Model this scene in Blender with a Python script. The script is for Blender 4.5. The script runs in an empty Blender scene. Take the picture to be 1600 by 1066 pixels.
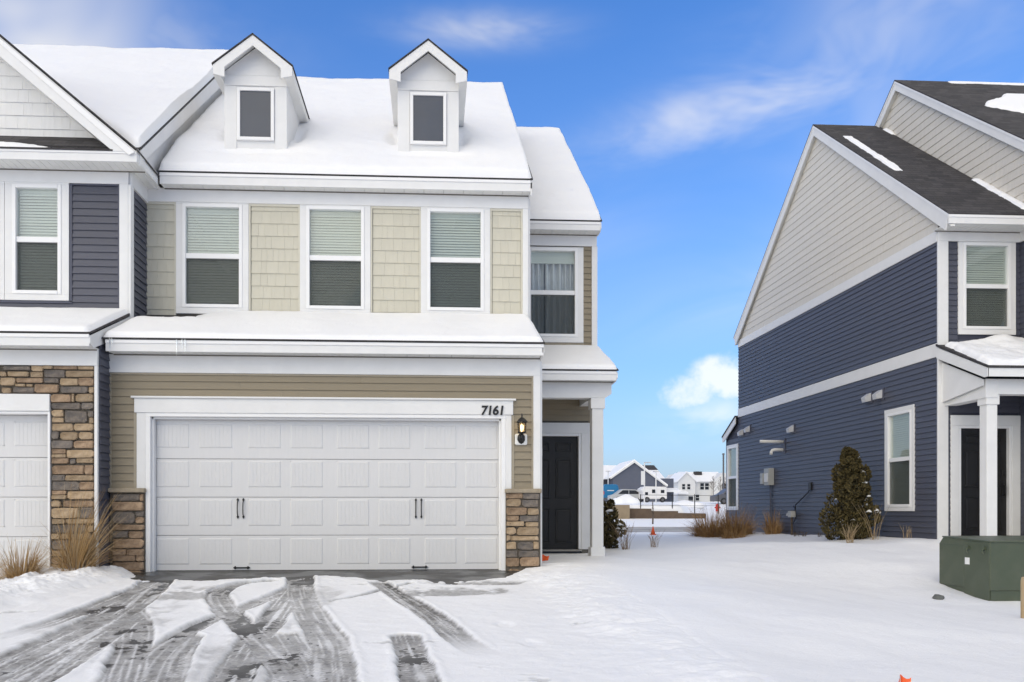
import bpy, bmesh, math, random
import numpy as np
from mathutils import Matrix, Vector
R = math.radians
random.seed(7); RNG = np.random.default_rng(7)
S = bpy.context.scene
COL = S.collection

# ---------------------------------------------------------------- camera, sky, sun, exposure
cam_d = bpy.data.cameras.new('camera'); cam = bpy.data.objects.new('camera', cam_d); COL.objects.link(cam)
S.camera = cam
cam.location = (0, 0, .83); cam.rotation_euler = (R(90), 0, R(-3.1))
cam_d.sensor_width = 36; cam_d.lens = 36 * 1280 / 1600
cam_d.shift_x = (800 - 745) / 1600; cam_d.shift_y = (798 - 533) / 1600
cam_d.clip_start = .05; cam_d.clip_end = 3000
SUN_EL, SUN_AZ = 32, 222            # degrees, azimuth clockwise from +Y (behind the viewer, to the left)
SUN_STRENGTH, SKY_STRENGTH = 1.5, .085
S.view_settings.view_transform = 'Standard'; S.view_settings.look = 'None'
S.view_settings.gamma = 1; S.view_settings.use_curve_mapping = False
S.view_settings.exposure = .57
S.cycles.max_bounces = 5; S.cycles.diffuse_bounces = 3; S.cycles.glossy_bounces = 2; S.cycles.transparent_max_bounces = 12
S.cycles.use_denoising = True
S.cycles.use_adaptive_sampling = True; S.cycles.adaptive_threshold = .02; S.cycles.adaptive_min_samples = 12

sun_d = bpy.data.lights.new('sun', 'SUN'); sun = bpy.data.objects.new('sun', sun_d); COL.objects.link(sun)
sun_d.energy = SUN_STRENGTH; sun_d.angle = R(75); sun_d.color = (1, .84, .52)
sd = Vector((math.sin(R(SUN_AZ)) * math.cos(R(SUN_EL)), math.cos(R(SUN_AZ)) * math.cos(R(SUN_EL)), math.sin(R(SUN_EL))))
sun.rotation_euler = sd.to_track_quat('Z', 'Y').to_euler(); sun.location = sd * 60

def build_world():
    w = bpy.data.worlds.new('World'); S.world = w; w.use_nodes = True
    nt = w.node_tree; nt.nodes.clear(); N = nt.nodes.new; L = nt.links.new
    def math_(op, a, b=None, c=None, clamp=False):
        n = N('ShaderNodeMath'); n.operation = op; n.use_clamp = clamp
        for i, v in enumerate((a, b, c)):
            if v is None: continue
            if isinstance(v, (int, float)): n.inputs[i].default_value = v
            else: L(v, n.inputs[i])
        return n.outputs[0]
    def vm(op, a, b):
        n = N('ShaderNodeVectorMath'); n.operation = op
        for i, v in enumerate((a, b)):
            if isinstance(v, tuple): n.inputs[i].default_value = v
            else: L(v, n.inputs[i])
        return n
    w.cycles.sampling_method = 'MANUAL'; w.cycles.sample_map_resolution = 256
    out = N('ShaderNodeOutputWorld'); bg = N('ShaderNodeBackground'); bg.inputs[1].default_value = SKY_STRENGTH
    sky = N('ShaderNodeTexSky'); sky.sky_type = 'NISHITA'; sky.sun_disc = False
    sky.sun_elevation = R(SUN_EL); sky.sun_rotation = R(SUN_AZ); sky.air_density = 1.0; sky.dust_density = 0; sky.ozone_density = 1.5
    tc = N('ShaderNodeTexCoord'); d = tc.outputs['Generated']
    sep = N('ShaderNodeSeparateXYZ'); L(d, sep.inputs[0])
    zc = math_('ADD', math_('MAXIMUM', sep.outputs[2], 0), .12)
    comb = N('ShaderNodeCombineXYZ'); L(math_('DIVIDE', sep.outputs[0], zc), comb.inputs[0]); L(math_('DIVIDE', sep.outputs[1], zc), comb.inputs[1])
    def noise(vec, scale, detail, rough, off=(0, 0, 0), stretch=(1, 1, 1), dist=0):
        m = N('ShaderNodeMapping'); m.inputs[1].default_value = off; m.inputs[3].default_value = stretch; L(vec, m.inputs[0])
        n = N('ShaderNodeTexNoise'); n.inputs['Scale'].default_value = scale; n.inputs['Detail'].default_value = detail
        n.inputs['Roughness'].default_value = rough; n.inputs['Distortion'].default_value = dist; L(m.outputs[0], n.inputs['Vector'])
        return n.outputs[0]
    def ramp(v, a, b):
        n = N('ShaderNodeMapRange'); n.interpolation_type = 'SMOOTHSTEP'; L(v, n.inputs[0]); n.inputs[1].default_value = a; n.inputs[2].default_value = b
        return n.outputs[0]
    # broken cloud added outside the view to neutralise the blue skylight
    low = noise(comb.outputs[0], .33, 2, .5, CLOUD_OFF)
    fine = noise(comb.outputs[0], 1.3, 4, .6, (2.1, 5.3, 0), (1, .7, 1), .6)
    cover = math_('MULTIPLY', ramp(low, .40, .56), ramp(fine, .30, .62))
    cover = math_('MULTIPLY', cover, ramp(sep.outputs[2], .16, .42))
    # the single clouds seen over the houses: each a soft lobe broken up by noise
    wisp = noise(d, 5.5, 4, .62, (0, 0, 0), (1, 1, 2.6), .5)
    puff = noise(d, 26, 4, .6, (3, 1, 0))
    tot = cover
    for cd, sa, sb, tilt, amt, nz in LOBES:
        c = Vector(cd).normalized(); r = c.cross(Vector((0, 0, 1))).normalized(); u = r.cross(c)
        r2 = r * math.cos(tilt) + u * math.sin(tilt); u2 = u * math.cos(tilt) - r * math.sin(tilt)
        front = ramp(vm('DOT_PRODUCT', d, tuple(c)).outputs[1], .3, .6)
        a = math_('DIVIDE', vm('DOT_PRODUCT', d, tuple(r2)).outputs[1], sa); b = math_('DIVIDE', vm('DOT_PRODUCT', d, tuple(u2)).outputs[1], sb)
        q = math_('ADD', math_('MULTIPLY', a, a), math_('MULTIPLY', b, b))
        g = math_('MULTIPLY', math_('POWER', 2.718, math_('MULTIPLY', q, -1)), front)
        if nz == 'w': v = math_('MULTIPLY', math_('MULTIPLY', g, ramp(wisp, .25, .75)), amt)
        else: v = math_('MULTIPLY', ramp(math_('MULTIPLY', ramp(g, .05, .55), math_('ADD', g, math_('MULTIPLY', math_('SUBTRACT', puff, .42), 3.0))), .12, 1.25), amt)
        tot = math_('MAXIMUM', tot, v)
    tot = math_('MINIMUM', tot, .93)
    hs = N('ShaderNodeHueSaturation'); hs.inputs['Saturation'].default_value = SKY_SAT; L(sky.outputs[0], hs.inputs['Color'])
    tint = N('ShaderNodeMixRGB'); tint.blend_type = 'MULTIPLY'; tint.inputs[0].default_value = 1; L(hs.outputs[0], tint.inputs[1]); tint.inputs[2].default_value = SKY_TINT
    hz = N('ShaderNodeMixRGB'); L(math_('POWER', 2.718, math_('MULTIPLY', math_('MAXIMUM', sep.outputs[2], 0), -1 / HAZE_H)), hz.inputs[0]); L(tint.outputs[0], hz.inputs[1]); hz.inputs[2].default_value = HAZE_COL
    mix = N('ShaderNodeMixRGB'); L(tot, mix.inputs[0]); L(hz.outputs[0], mix.inputs[1]); mix.inputs[2].default_value = CLOUD_COL
    L(mix.outputs[0], bg.inputs[0]); L(bg.outputs[0], out.inputs[0])
SKY_SAT = 1.38; SKY_TINT = (.62, 1.34, 1.80, 1); HAZE_H = .27; HAZE_COL = (3.7, 3.9, 5.4, 1)
CLOUD_COL = (10.6, 9.8, 8.0, 1); CLOUD_OFF = (7.1, -2.0, 0)  # warm white cloud balances the blue skylight; offset leaves the view clear
LOBES = [((.05, .8605, .507), .075, .016, 0, .42, 'w'), ((.325, .834, .425), .13, .030, .14, .55, 'w'), ((.42, .78, .45), .15, .05, .1, .28, 'w'),
         ((-.345, .815, .465), .14, .05, 0, .35, 'w'), ((.345, .93, .155), .048, .027, 0, .58, 'p'), ((.30, .945, .138), .034, .020, 0, .5, 'p'), ((.32, .94, .11), .06, .025, 0, .45, 'w')]
build_world()

# ---------------------------------------------------------------- materials
MATS = {}
def mat(name, col, rough=.6, var=.06, vscale=6, bump=0, bscale=40, metal=0, spec=.4, stretch=(1, 1, 1), objvar=0, coord='Object', hue2=None):
    m = bpy.data.materials.new(name); m.use_nodes = True; nt = m.node_tree; b = nt.nodes['Principled BSDF']
    N = nt.nodes.new; L = nt.links.new
    b.inputs['Roughness'].default_value = rough; b.inputs['Metallic'].default_value = metal; b.inputs['Specular IOR Level'].default_value = spec
    tc = N('ShaderNodeTexCoord'); mp = N('ShaderNodeMapping'); mp.inputs[3].default_value = stretch
    geo = N('ShaderNodeNewGeometry')
    L(tc.outputs['Object'] if coord == 'Object' else geo.outputs['Position'], mp.inputs[0])
    src = None
    nz = N('ShaderNodeTexNoise'); nz.inputs['Scale'].default_value = vscale; nz.inputs['Detail'].default_value = 6; nz.inputs['Roughness'].default_value = .6; L(mp.outputs[0], nz.inputs['Vector'])
    mx = N('ShaderNodeMixRGB'); c2 = hue2 or tuple(min(1, c * (1 + var)) for c in col); c1 = tuple(c * (1 - var) for c in col)
    mx.inputs[1].default_value = (*c1, 1); mx.inputs[2].default_value = (*c2, 1)
    mr = N('ShaderNodeMapRange'); mr.inputs[1].default_value = .3; mr.inputs[2].default_value = .7; L(nz.outputs[0], mr.inputs[0]); L(mr.outputs[0], mx.inputs[0])
    src = mx.outputs[0]
    if objvar:
        oi = N('ShaderNodeObjectInfo'); hs = N('ShaderNodeHueSaturation'); r = N('ShaderNodeMapRange'); L(oi.outputs['Random'], r.inputs[0])
        r.inputs[3].default_value = 1 - objvar; r.inputs[4].default_value = 1 + objvar; L(r.outputs[0], hs.inputs['Value']); L(src, hs.inputs['Color']); src = hs.outputs[0]
    L(src, b.inputs['Base Color'])
    if bump:
        n2 = N('ShaderNodeTexNoise'); n2.inputs['Scale'].default_value = bscale; n2.inputs['Detail'].default_value = 5; L(mp.outputs[0], n2.inputs['Vector'])
        bp = N('ShaderNodeBump'); bp.inputs['Strength'].default_value = bump; bp.inputs['Distance'].default_value = .01; L(n2.outputs[0], bp.inputs['Height']); L(bp.outputs[0], b.inputs['Normal'])
    MATS[name] = m
    return m
mat('trim', (.75, .75, .745), .55, .035, 3, .08, 30)
mat('vinyl_white', (.82, .82, .82), .4, .02, 4)
mat('garage_paint', (.655, .655, .66), .5, .02, 2.5, .03, 26, stretch=(14, 14, 1))
mat('taupe', (.26, .22, .155), .5, .06, 3, .10, 30, objvar=.05, stretch=(.4, 1, 3))
mat('taupe_trim', (.33, .29, .22), .5, .05, 5)
mat('beige', (.57, .545, .45), .6, .04, 5, .28, 38, objvar=.025, stretch=(3, 3, .35))
mat('beige_trim', (.59, .565, .475), .5, .04, 5)
mat('blue', (.074, .079, .106), .45, .07, 3, .10, 30, objvar=.05, stretch=(.4, .4, 3))
mat('blue_trim', (.070, .075, .108), .5, .05, 5)
mat('grey_shake', (.66, .625, .56), .6, .05, 5, .35, 38, objvar=.03, stretch=(3, 3, .35))
mat('white_shake', (.74, .74, .73), .6, .04, 5, .3, 38, objvar=.02, stretch=(3, 3, .35))
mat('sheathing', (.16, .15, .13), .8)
mat('sheath_blue', (.05, .055, .08), .8)
mat('soffit', (.74, .74, .72), .6, .10, 1.2, .0)
mat('stone_t', (.36, .25, .145), .85, .35, 9, 1.0, 30, objvar=.2, hue2=(.46, .35, .235))
mat('stone_b', (.22, .14, .085), .85, .4, 9, 1.0, 30, objvar=.16, hue2=(.42, .30, .20))
mat('stone_g', (.11, .108, .112), .85, .4, 9, 1.0, 30, objvar=.18, hue2=(.24, .20, .165))
mat('mortar', (.115, .098, .078), .95, .25, 20, .6, 60)
mat('stone_cap', (.32, .27, .20), .8, .15, 9, .5, 30)
mat('black_metal', (.012, .012, .013), .45, .1, 20, .1, 60)
mat('door_black', (.012, .0115, .012), .5, .1, 3, .06, 20, stretch=(6, 6, .6))
mat('blind', (.54, .575, .54), .6, .03, 3)
mat('curtain', (.62, .63, .65), .9, .1, 6)
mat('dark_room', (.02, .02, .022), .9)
mat('dormer_pane', (.062, .074, .10), .2, .05, 2)
mat('concrete', (.30, .29, .27), .85, .15, 8, .4, 30)
mat('box_green', (.068, .088, .056), .42, .08, 4, .12, 60, hue2=(.085, .10, .068))
mat('pvc', (.72, .71, .68), .5)
mat('hood', (.50, .51, .53), .4, .08, 8)
mat('meter', (.40, .40, .38), .5, .08, 8)
mat('rubber', (.02, .02, .02), .7)
mat('bark', (.10, .075, .055), .9, .3, 20, .6, 40)
mat('straw', (.36, .20, .07), .8, .35, 3, objvar=.1, hue2=(.52, .34, .15))
mat('rust_straw', (.25, .13, .05), .8, .35, 3, objvar=.1, hue2=(.42, .25, .11))
mat('straw_pale', (.50, .40, .26), .8, .25, 3, hue2=(.40, .28, .15))
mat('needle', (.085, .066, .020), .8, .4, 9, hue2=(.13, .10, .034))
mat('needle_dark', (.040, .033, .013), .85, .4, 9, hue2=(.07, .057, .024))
mat('twig', (.26, .185, .125), .85, .2, 9)
mat('orange', (.80, .12, .03), .6, .1, 9)
mat('white_plastic', (.78, .78, .76), .5)
mat('road', (.27, .265, .255), .8, .18, .6, .3, 20, coord='World', hue2=(.45, .44, .43))
mat('far_blue', (.095, .105, .14), .6, .05, 2)
mat('far_white', (.68, .68, .67), .6, .04, 2)
mat('far_shingle', (.045, .043, .045), .9)
mat('far_tan', (.27, .21, .14), .85, .12, 2)
mat('far_brown', (.12, .085, .06), .9, .15, 3, .3, 6)
mat('van_blue', (.02, .17, .36), .4, .05, 2)
mat('car_silver', (.42, .43, .44), .35, .05, 2)
mat('car_dark', (.10, .10, .11), .4)
mat('rv_white', (.72, .71, .70), .5)
mat('car_glass', (.02, .022, .026), .15)
mat('red', (.45, .03, .02), .5)
mat('galv', (.5, .5, .5), .5)
mat('rock', (.12, .125, .12), .9, .3, 8, .6, 20)
mat('pad', (.16, .16, .14), .9, .2, 9, .4, 30)

def glass(name, tint=(.9, .95, .93), fac=.10):
    m = bpy.data.materials.new(name); m.use_nodes = True; nt = m.node_tree; nt.nodes.clear(); N = nt.nodes.new; L = nt.links.new
    o = N('ShaderNodeOutputMaterial'); tr = N('ShaderNodeBsdfTransparent'); tr.inputs[0].default_value = (*tint, 1)
    gl = N('ShaderNodeBsdfGlossy'); gl.inputs[1].default_value = .03; gl.inputs[0].default_value = (.9, .9, .9, 1)
    lw = N('ShaderNodeLayerWeight'); lw.inputs[0].default_value = .5; pw = N('ShaderNodeMath'); pw.operation = 'POWER'; pw.inputs[1].default_value = 4; L(lw.outputs['Facing'], pw.inputs[0])
    ad = N('ShaderNodeMath'); ad.operation = 'MULTIPLY_ADD'; ad.inputs[1].default_value = .6; ad.inputs[2].default_value = fac; L(pw.outputs[0], ad.inputs[0])
    mx = N('ShaderNodeMixShader'); L(ad.outputs[0], mx.inputs[0]); L(tr.outputs[0], mx.inputs[1]); L(gl.outputs[0], mx.inputs[2]); L(mx.outputs[0], o.inputs[0])
    MATS[name] = m
glass('ice', (.93, .95, .97), .25); glass('glass', (.95, .97, .96), fac=.045); glass('lamp_glass', (1, .93, .8), .02)
def screen():
    m = bpy.data.materials.new('insect_screen'); m.use_nodes = True; nt = m.node_tree; nt.nodes.clear(); N = nt.nodes.new; L = nt.links.new
    o = N('ShaderNodeOutputMaterial'); tr = N('ShaderNodeBsdfTransparent'); df = N('ShaderNodeBsdfDiffuse'); df.inputs[0].default_value = (.06, .065, .062, 1)
    mx = N('ShaderNodeMixShader'); mx.inputs[0].default_value = .34; L(tr.outputs[0], mx.inputs[1]); L(df.outputs[0], mx.inputs[2]); L(mx.outputs[0], o.inputs[0])
    MATS['screen'] = m
screen()
def emit(name, col, st):
    m = bpy.data.materials.new(name); m.use_nodes = True; b = m.node_tree.nodes['Principled BSDF']
    b.inputs['Base Color'].default_value = (.9, .8, .6, 1); b.inputs['Emission Color'].default_value = (*col, 1); b.inputs['Emission Strength'].default_value = st
    MATS[name] = m
emit('bulb', (1, .72, .36), 4.5)

def shingle_mat():
    m = bpy.data.materials.new('roof_shingle'); m.use_nodes = True; nt = m.node_tree; b = nt.nodes['Principled BSDF']; N = nt.nodes.new; L = nt.links.new
    geo = N('ShaderNodeNewGeometry'); sep = N('ShaderNodeSeparateXYZ'); L(geo.outputs['Position'], sep.inputs[0])
    cb = N('ShaderNodeCombineXYZ'); L(sep.outputs[0], cb.inputs[0]); L(sep.outputs[2], cb.inputs[1])
    br = N('ShaderNodeTexBrick'); br.inputs['Scale'].default_value = 1; br.inputs['Brick Width'].default_value = .22; br.inputs['Row Height'].default_value = .088
    br.inputs['Mortar Size'].default_value = .006; br.inputs['Mortar Smooth'].default_value = .3; br.inputs['Bias'].default_value = 0
    br.inputs['Color1'].default_value = (.030, .028, .031, 1); br.inputs['Color2'].default_value = (.062, .058, .06, 1); br.inputs['Mortar'].default_value = (.02, .02, .02, 1)
    br.offset = .37; L(cb.outputs[0], br.inputs['Vector'])
    nz = N('ShaderNodeTexNoise'); nz.inputs['Scale'].default_value = 90; nz.inputs['Detail'].default_value = 3; L(geo.outputs['Position'], nz.inputs['Vector'])
    mx = N('ShaderNodeMixRGB'); mx.blend_type = 'MULTIPLY'; mx.inputs[0].default_value = .7; L(br.outputs[0], mx.inputs[1])
    rr = N('ShaderNodeMapRange'); rr.inputs[1].default_value = .3; rr.inputs[2].default_value = .7; rr.inputs[3].default_value = .55; rr.inputs[4].default_value = 1.5; L(nz.outputs[0], rr.inputs[0]); L(rr.outputs[0], mx.inputs[2])
    L(mx.outputs[0], b.inputs['Base Color']); b.inputs['Roughness'].default_value = .9
    bp = N('ShaderNodeBump'); bp.inputs['Strength'].default_value = .8; bp.inputs['Distance'].default_value = .012; L(br.outputs['Fac'], bp.inputs['Height']); bp.invert = True; L(bp.outputs[0], b.inputs['Normal'])
    MATS['shingle'] = m
shingle_mat()
def snow_mat(name, slush=False):
    m = bpy.data.materials.new(name); m.use_nodes = True; nt = m.node_tree; b = nt.nodes['Principled BSDF']; N = nt.nodes.new; L = nt.links.new
    geo = N('ShaderNodeNewGeometry')
    b.inputs['Base Color'].default_value = (.855, .862, .875, 1); b.inputs['Roughness'].default_value = .55; b.inputs['Specular IOR Level'].default_value = .3
    n1 = N('ShaderNodeTexNoise'); n1.inputs['Scale'].default_value = 3; n1.inputs['Detail'].default_value = 8; n1.inputs['Roughness'].default_value = .65; L(geo.outputs['Position'], n1.inputs['Vector'])
    n2 = N('ShaderNodeTexNoise'); n2.inputs['Scale'].default_value = 120; n2.inputs['Detail'].default_value = 2; L(geo.outputs['Position'], n2.inputs['Vector'])
    b1 = N('ShaderNodeBump'); b1.inputs['Strength'].default_value = .5; b1.inputs['Distance'].default_value = .05; L(n1.outputs[0], b1.inputs['Height'])
    b2 = N('ShaderNodeBump'); b2.inputs['Strength'].default_value = .4; b2.inputs['Distance'].default_value = .006; L(n2.outputs[0], b2.inputs['Height']); L(b1.outputs[0], b2.inputs['Normal'])
    L(b2.outputs[0], b.inputs['Normal'])
    if slush:
        at = N('ShaderNodeAttribute'); at.attribute_name = 'slush'
        n3 = N('ShaderNodeTexNoise'); n3.inputs['Scale'].default_value = 22; n3.inputs['Detail'].default_value = 6; n3.inputs['Roughness'].default_value = .7; L(geo.outputs['Position'], n3.inputs['Vector'])
        rr = N('ShaderNodeMapRange'); rr.inputs[1].default_value = .40; rr.inputs[2].default_value = .62; L(n3.outputs[0], rr.inputs[0])
        m1 = N('ShaderNodeMixRGB'); m1.inputs[1].default_value = (.085, .081, .075, 1); m1.inputs[2].default_value = (.27, .262, .248, 1); L(rr.outputs[0], m1.inputs[0])
        m2 = N('ShaderNodeMixRGB'); m2.inputs[1].default_value = (.855, .862, .875, 1); L(at.outputs['Fac'], m2.inputs[0]); L(m1.outputs[0], m2.inputs[2]); L(m2.outputs[0], b.inputs['Base Color'])
    MATS[name] = m
snow_mat('snow'); snow_mat('snow_slush', True)
def asphalt_mat():
    m = bpy.data.materials.new('driveway_asphalt'); m.use_nodes = True; nt = m.node_tree; b = nt.nodes['Principled BSDF']; N = nt.nodes.new; L = nt.links.new
    geo = N('ShaderNodeNewGeometry')
    n1 = N('ShaderNodeTexNoise'); n1.inputs['Scale'].default_value = 1.7; n1.inputs['Detail'].default_value = 6; L(geo.outputs['Position'], n1.inputs['Vector'])
    n2 = N('ShaderNodeTexNoise'); n2.inputs['Scale'].default_value = 90; n2.inputs['Detail'].default_value = 3; L(geo.outputs['Position'], n2.inputs['Vector'])
    mx = N('ShaderNodeMixRGB'); mx.inputs[1].default_value = (.030, .030, .030, 1); mx.inputs[2].default_value = (.075, .073, .070, 1)
    rr = N('ShaderNodeMapRange'); rr.inputs[1].default_value = .42; rr.inputs[2].default_value = .62; L(n1.outputs[0], rr.inputs[0]); L(rr.outputs[0], mx.inputs[0]); L(mx.outputs[0], b.inputs['Base Color'])
    r2 = N('ShaderNodeMapRange'); r2.inputs[1].default_value = .42; r2.inputs[2].default_value = .62; r2.inputs[3].default_value = .28; r2.inputs[4].default_value = .7; L(n1.outputs[0], r2.inputs[0]); L(r2.outputs[0], b.inputs['Roughness'])
    bp = N('ShaderNodeBump'); bp.inputs['Strength'].default_value = .25; bp.inputs['Distance'].default_value = .004; L(n2.outputs[0], bp.inputs['Height']); L(bp.outputs[0], b.inputs['Normal'])
    MATS['asphalt'] = m
asphalt_mat()

# ---------------------------------------------------------------- building blocks
WL = {}
class FR:
    """A wall's own frame: u along the wall to the viewer's right, w into the wall, z up."""
    def __init__(s, face, plane): s.face, s.plane = face, plane; s.rot = {'-y': 0, '-x': -math.pi / 2, '+x': math.pi / 2}[face]
    def __call__(s, u, w, z):
        if s.face == '-y': return (u, s.plane + w, z)
        if s.face == '-x': return (s.plane + w, -u, z)
        return (s.plane - w, u, z)
ID = lambda x, y, z: (x, y, z)
class MB:
    def __init__(s, fr=ID): s.v, s.f, s.fr, s.st = [], [], fr, []
    def add(s, vs, fs):
        s.st.append((len(s.v), len(s.f))); n = len(s.v); s.v += [s.fr(*p) for p in vs]; s.f += [tuple(i + n for i in f) for f in fs]; return s
    def box(s, x0, x1, y0, y1, z0, z1):
        return s.add([(x0, y0, z0), (x1, y0, z0), (x1, y1, z0), (x0, y1, z0), (x0, y0, z1), (x1, y0, z1), (x1, y1, z1), (x0, y1, z1)],
                     [(0, 3, 2, 1), (4, 5, 6, 7), (0, 1, 5, 4), (1, 2, 6, 5), (2, 3, 7, 6), (3, 0, 4, 7)])
    def prism(s, poly, axis, a, b):
        """poly: 2-d points; axis 0 -> (y,z) swept along x, 1 -> (x,z) along y, 2 -> (x,y) along z"""
        mk = {0: lambda p, t: (t, p[0], p[1]), 1: lambda p, t: (p[0], t, p[1]), 2: lambda p, t: (p[0], p[1], t)}[axis]
        n = len(poly); vs = [mk(p, a) for p in poly] + [mk(p, b) for p in poly]
        fs = [tuple(range(n))[::-1], tuple(range(n, 2 * n))] + [(i, (i + 1) % n, n + (i + 1) % n, n + i) for i in range(n)]
        return s.add(vs, fs)
    def tube(s, pts, r, seg=8, r1=None):
        pts = [Vector(p) for p in pts]; rings = []; vs = []; fs = []
        for i, p in enumerate(pts):
            t = (pts[min(i + 1, len(pts) - 1)] - pts[max(i - 1, 0)]).normalized(); a = t.orthogonal().normalized(); b = t.cross(a)
            if i and (a.dot(pa) < 0.99): a = (pa - t * pa.dot(t)).normalized(); b = t.cross(a)
            pa = a; rr = r if r1 is None else r + (r1 - r) * i / (len(pts) - 1)
            vs += [tuple(p + (a * math.cos(k * 2 * math.pi / seg) + b * math.sin(k * 2 * math.pi / seg)) * rr) for k in range(seg)]
        n = len(pts)
        for i in range(n - 1):
            for k in range(seg): fs.append((i * seg + k, i * seg + (k + 1) % seg, (i + 1) * seg + (k + 1) % seg, (i + 1) * seg + k))
        fs += [tuple(range(seg))[::-1], tuple(range((n - 1) * seg, n * seg))]
        return s.add(vs, fs)
    def lathe(s, prof, cx, cy, seg=12, rot=0):
        vs = []; fs = []; n = len(prof)
        for r, z in prof: vs += [(cx + r * math.cos(rot + k * 2 * math.pi / seg), cy + r * math.sin(rot + k * 2 * math.pi / seg), z) for k in range(seg)]
        for i in range(n - 1):
            for k in range(seg): fs.append((i * seg + k, i * seg + (k + 1) % seg, (i + 1) * seg + (k + 1) % seg, (i + 1) * seg + k))
        fs += [tuple(range(seg))[::-1], tuple(range((n - 1) * seg, n * seg))]
        return s.add(vs, fs)
    def each(s, name, m, parent=None, bevel=0):
        """every box or prism added so far as an object of its own"""
        for i, (a, fa) in enumerate(s.st):
            b, fb = s.st[i + 1] if i + 1 < len(s.st) else (len(s.v), len(s.f)); q = MB(); q.v = s.v[a:b]; q.f = [tuple(k - a for k in f) for f in s.f[fa:fb]]; q.build(name, m, parent, bevel)
    def build(s, name, m, parent=None, bevel=0, smooth=False):
        V = np.array(s.v); c = (V.min(0) + V.max(0)) / 2
        me = bpy.data.meshes.new(name); me.from_pydata((V - c).tolist(), [], s.f); me.update()
        bm = bmesh.new(); bm.from_mesh(me); bmesh.ops.recalc_face_normals(bm, faces=bm.faces); bm.to_mesh(me); bm.free()
        o = put(name, me, m, parent, tuple(c))
        if smooth: me.polygons.foreach_set('use_smooth', [True] * len(me.polygons))
        if bevel:
            b = o.modifiers.new('bevel', 'BEVEL'); b.width = bevel; b.segments = 1; b.limit_method = 'ANGLE'
        return o
def put(name, me, m, parent=None, loc=(0, 0, 0), rot=0, scale=(1, 1, 1)):
    o = bpy.data.objects.new(name, me); COL.objects.link(o)
    if m and me and not me.materials: me.materials.append(MATS[m])
    o.location = loc; o.rotation_euler = (0, 0, rot) if not isinstance(rot, tuple) else rot; o.scale = scale; WL[o] = Vector(loc)
    if parent: o.parent = parent; o.matrix_parent_inverse = Matrix.Translation(-WL[parent])
    return o
def thing(name, label, cat, loc, group=None):
    o = bpy.data.objects.new(name, None); COL.objects.link(o); o.location = loc; WL[o] = Vector(loc); o.empty_display_size = .1
    return tag(o, label, cat, group)
def tag(o, label=None, cat=None, group=None, kind=None):
    if label: o['label'] = label
    if cat: o['category'] = cat
    if group: o['group'] = group
    if kind: o['kind'] = kind
    return o

def vnoise(x, y, seed=0):
    """smooth value noise on arrays, -1..1"""
    xi = np.floor(x).astype(np.int64); yi = np.floor(y).astype(np.int64); xf = x - xi; yf = y - yi
    def h(a, b):
        n = (a * 374761393 + b * 668265263 + seed * 1442695041) & 0x7fffffff
        n = ((n ^ (n >> 13)) * 1274126177) & 0x7fffffff
        return ((n ^ (n >> 16)) & 0xffff) / 32767.5 - 1
    u = xf * xf * (3 - 2 * xf); v = yf * yf * (3 - 2 * yf)
    return (h(xi, yi) * (1 - u) + h(xi + 1, yi) * u) * (1 - v) + (h(xi, yi + 1) * (1 - u) + h(xi + 1, yi + 1) * u) * v
def fbm(x, y, seed=0, oct=4):
    t = 0; a = 1; n = 0
    for i in range(oct): t = t + a * vnoise(x * 2 ** i, y * 2 ** i, seed + i * 17); n += a; a *= .5
    return t / n
def sstep(a, b, x): t = np.clip((x - a) / (b - a), 0, 1); return t * t * (3 - 2 * t)

# lap siding: one board profile shared by every course
_lap = {}
def lap_mesh(m, e):
    k = (m, round(e, 4))
    if k not in _lap:
        p = [(0, .006), (-.012, .006), (-.018, .0), (-.0235, .001), (-.0235, .012), (-.0215, .018), (-.007, e + .008), (0, e + .008)]
        mb = MB().prism(p, 0, 0, 1); me = bpy.data.meshes.new('siding_board'); me.from_pydata(mb.v, [], mb.f); me.update()
        bm = bmesh.new(); bm.from_mesh(me); bmesh.ops.recalc_face_normals(bm, faces=bm.faces); bm.to_mesh(me); bm.free()
        me.materials.append(MATS[m]); _lap[k] = me
    return _lap[k]
def cut(u0, u1, z, e, holes):
    iv = [(u0, u1)]
    for a, b, c, d in holes:
        if z + e * .5 > c and z + e * .5 < d:
            nv = []
            for p, q in iv:
                if b <= p or a >= q: nv.append((p, q)); continue
                if a > p: nv.append((p, a))
                if b < q: nv.append((b, q))
            iv = nv
    return [(p, q) for p, q in iv if q - p > .02]
def siding(parent, fr, u0, u1, z0, z1, m, holes=(), e=.1035, lim=None, seam=3.7):
    n = int(round((z1 - z0) / e)); z = z0
    for i in range(n):
        a, b = u0, u1
        if lim: a, b = lim(z + e * .5)
        for p, q in cut(a, b, z, e, holes):
            cuts = [p]
            if q - p > 4.2: cuts.append(p + random.uniform(1.2, q - p - 1.2))
            cuts.append(q)
            for j in range(len(cuts) - 1):
                put('siding_board', lap_mesh(m, e), None, parent, fr(cuts[j] + (.0015 if j else 0), 0, z), fr.rot, (cuts[j + 1] - cuts[j] - (.0015 if j else 0), 1, 1))
        z += e
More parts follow.
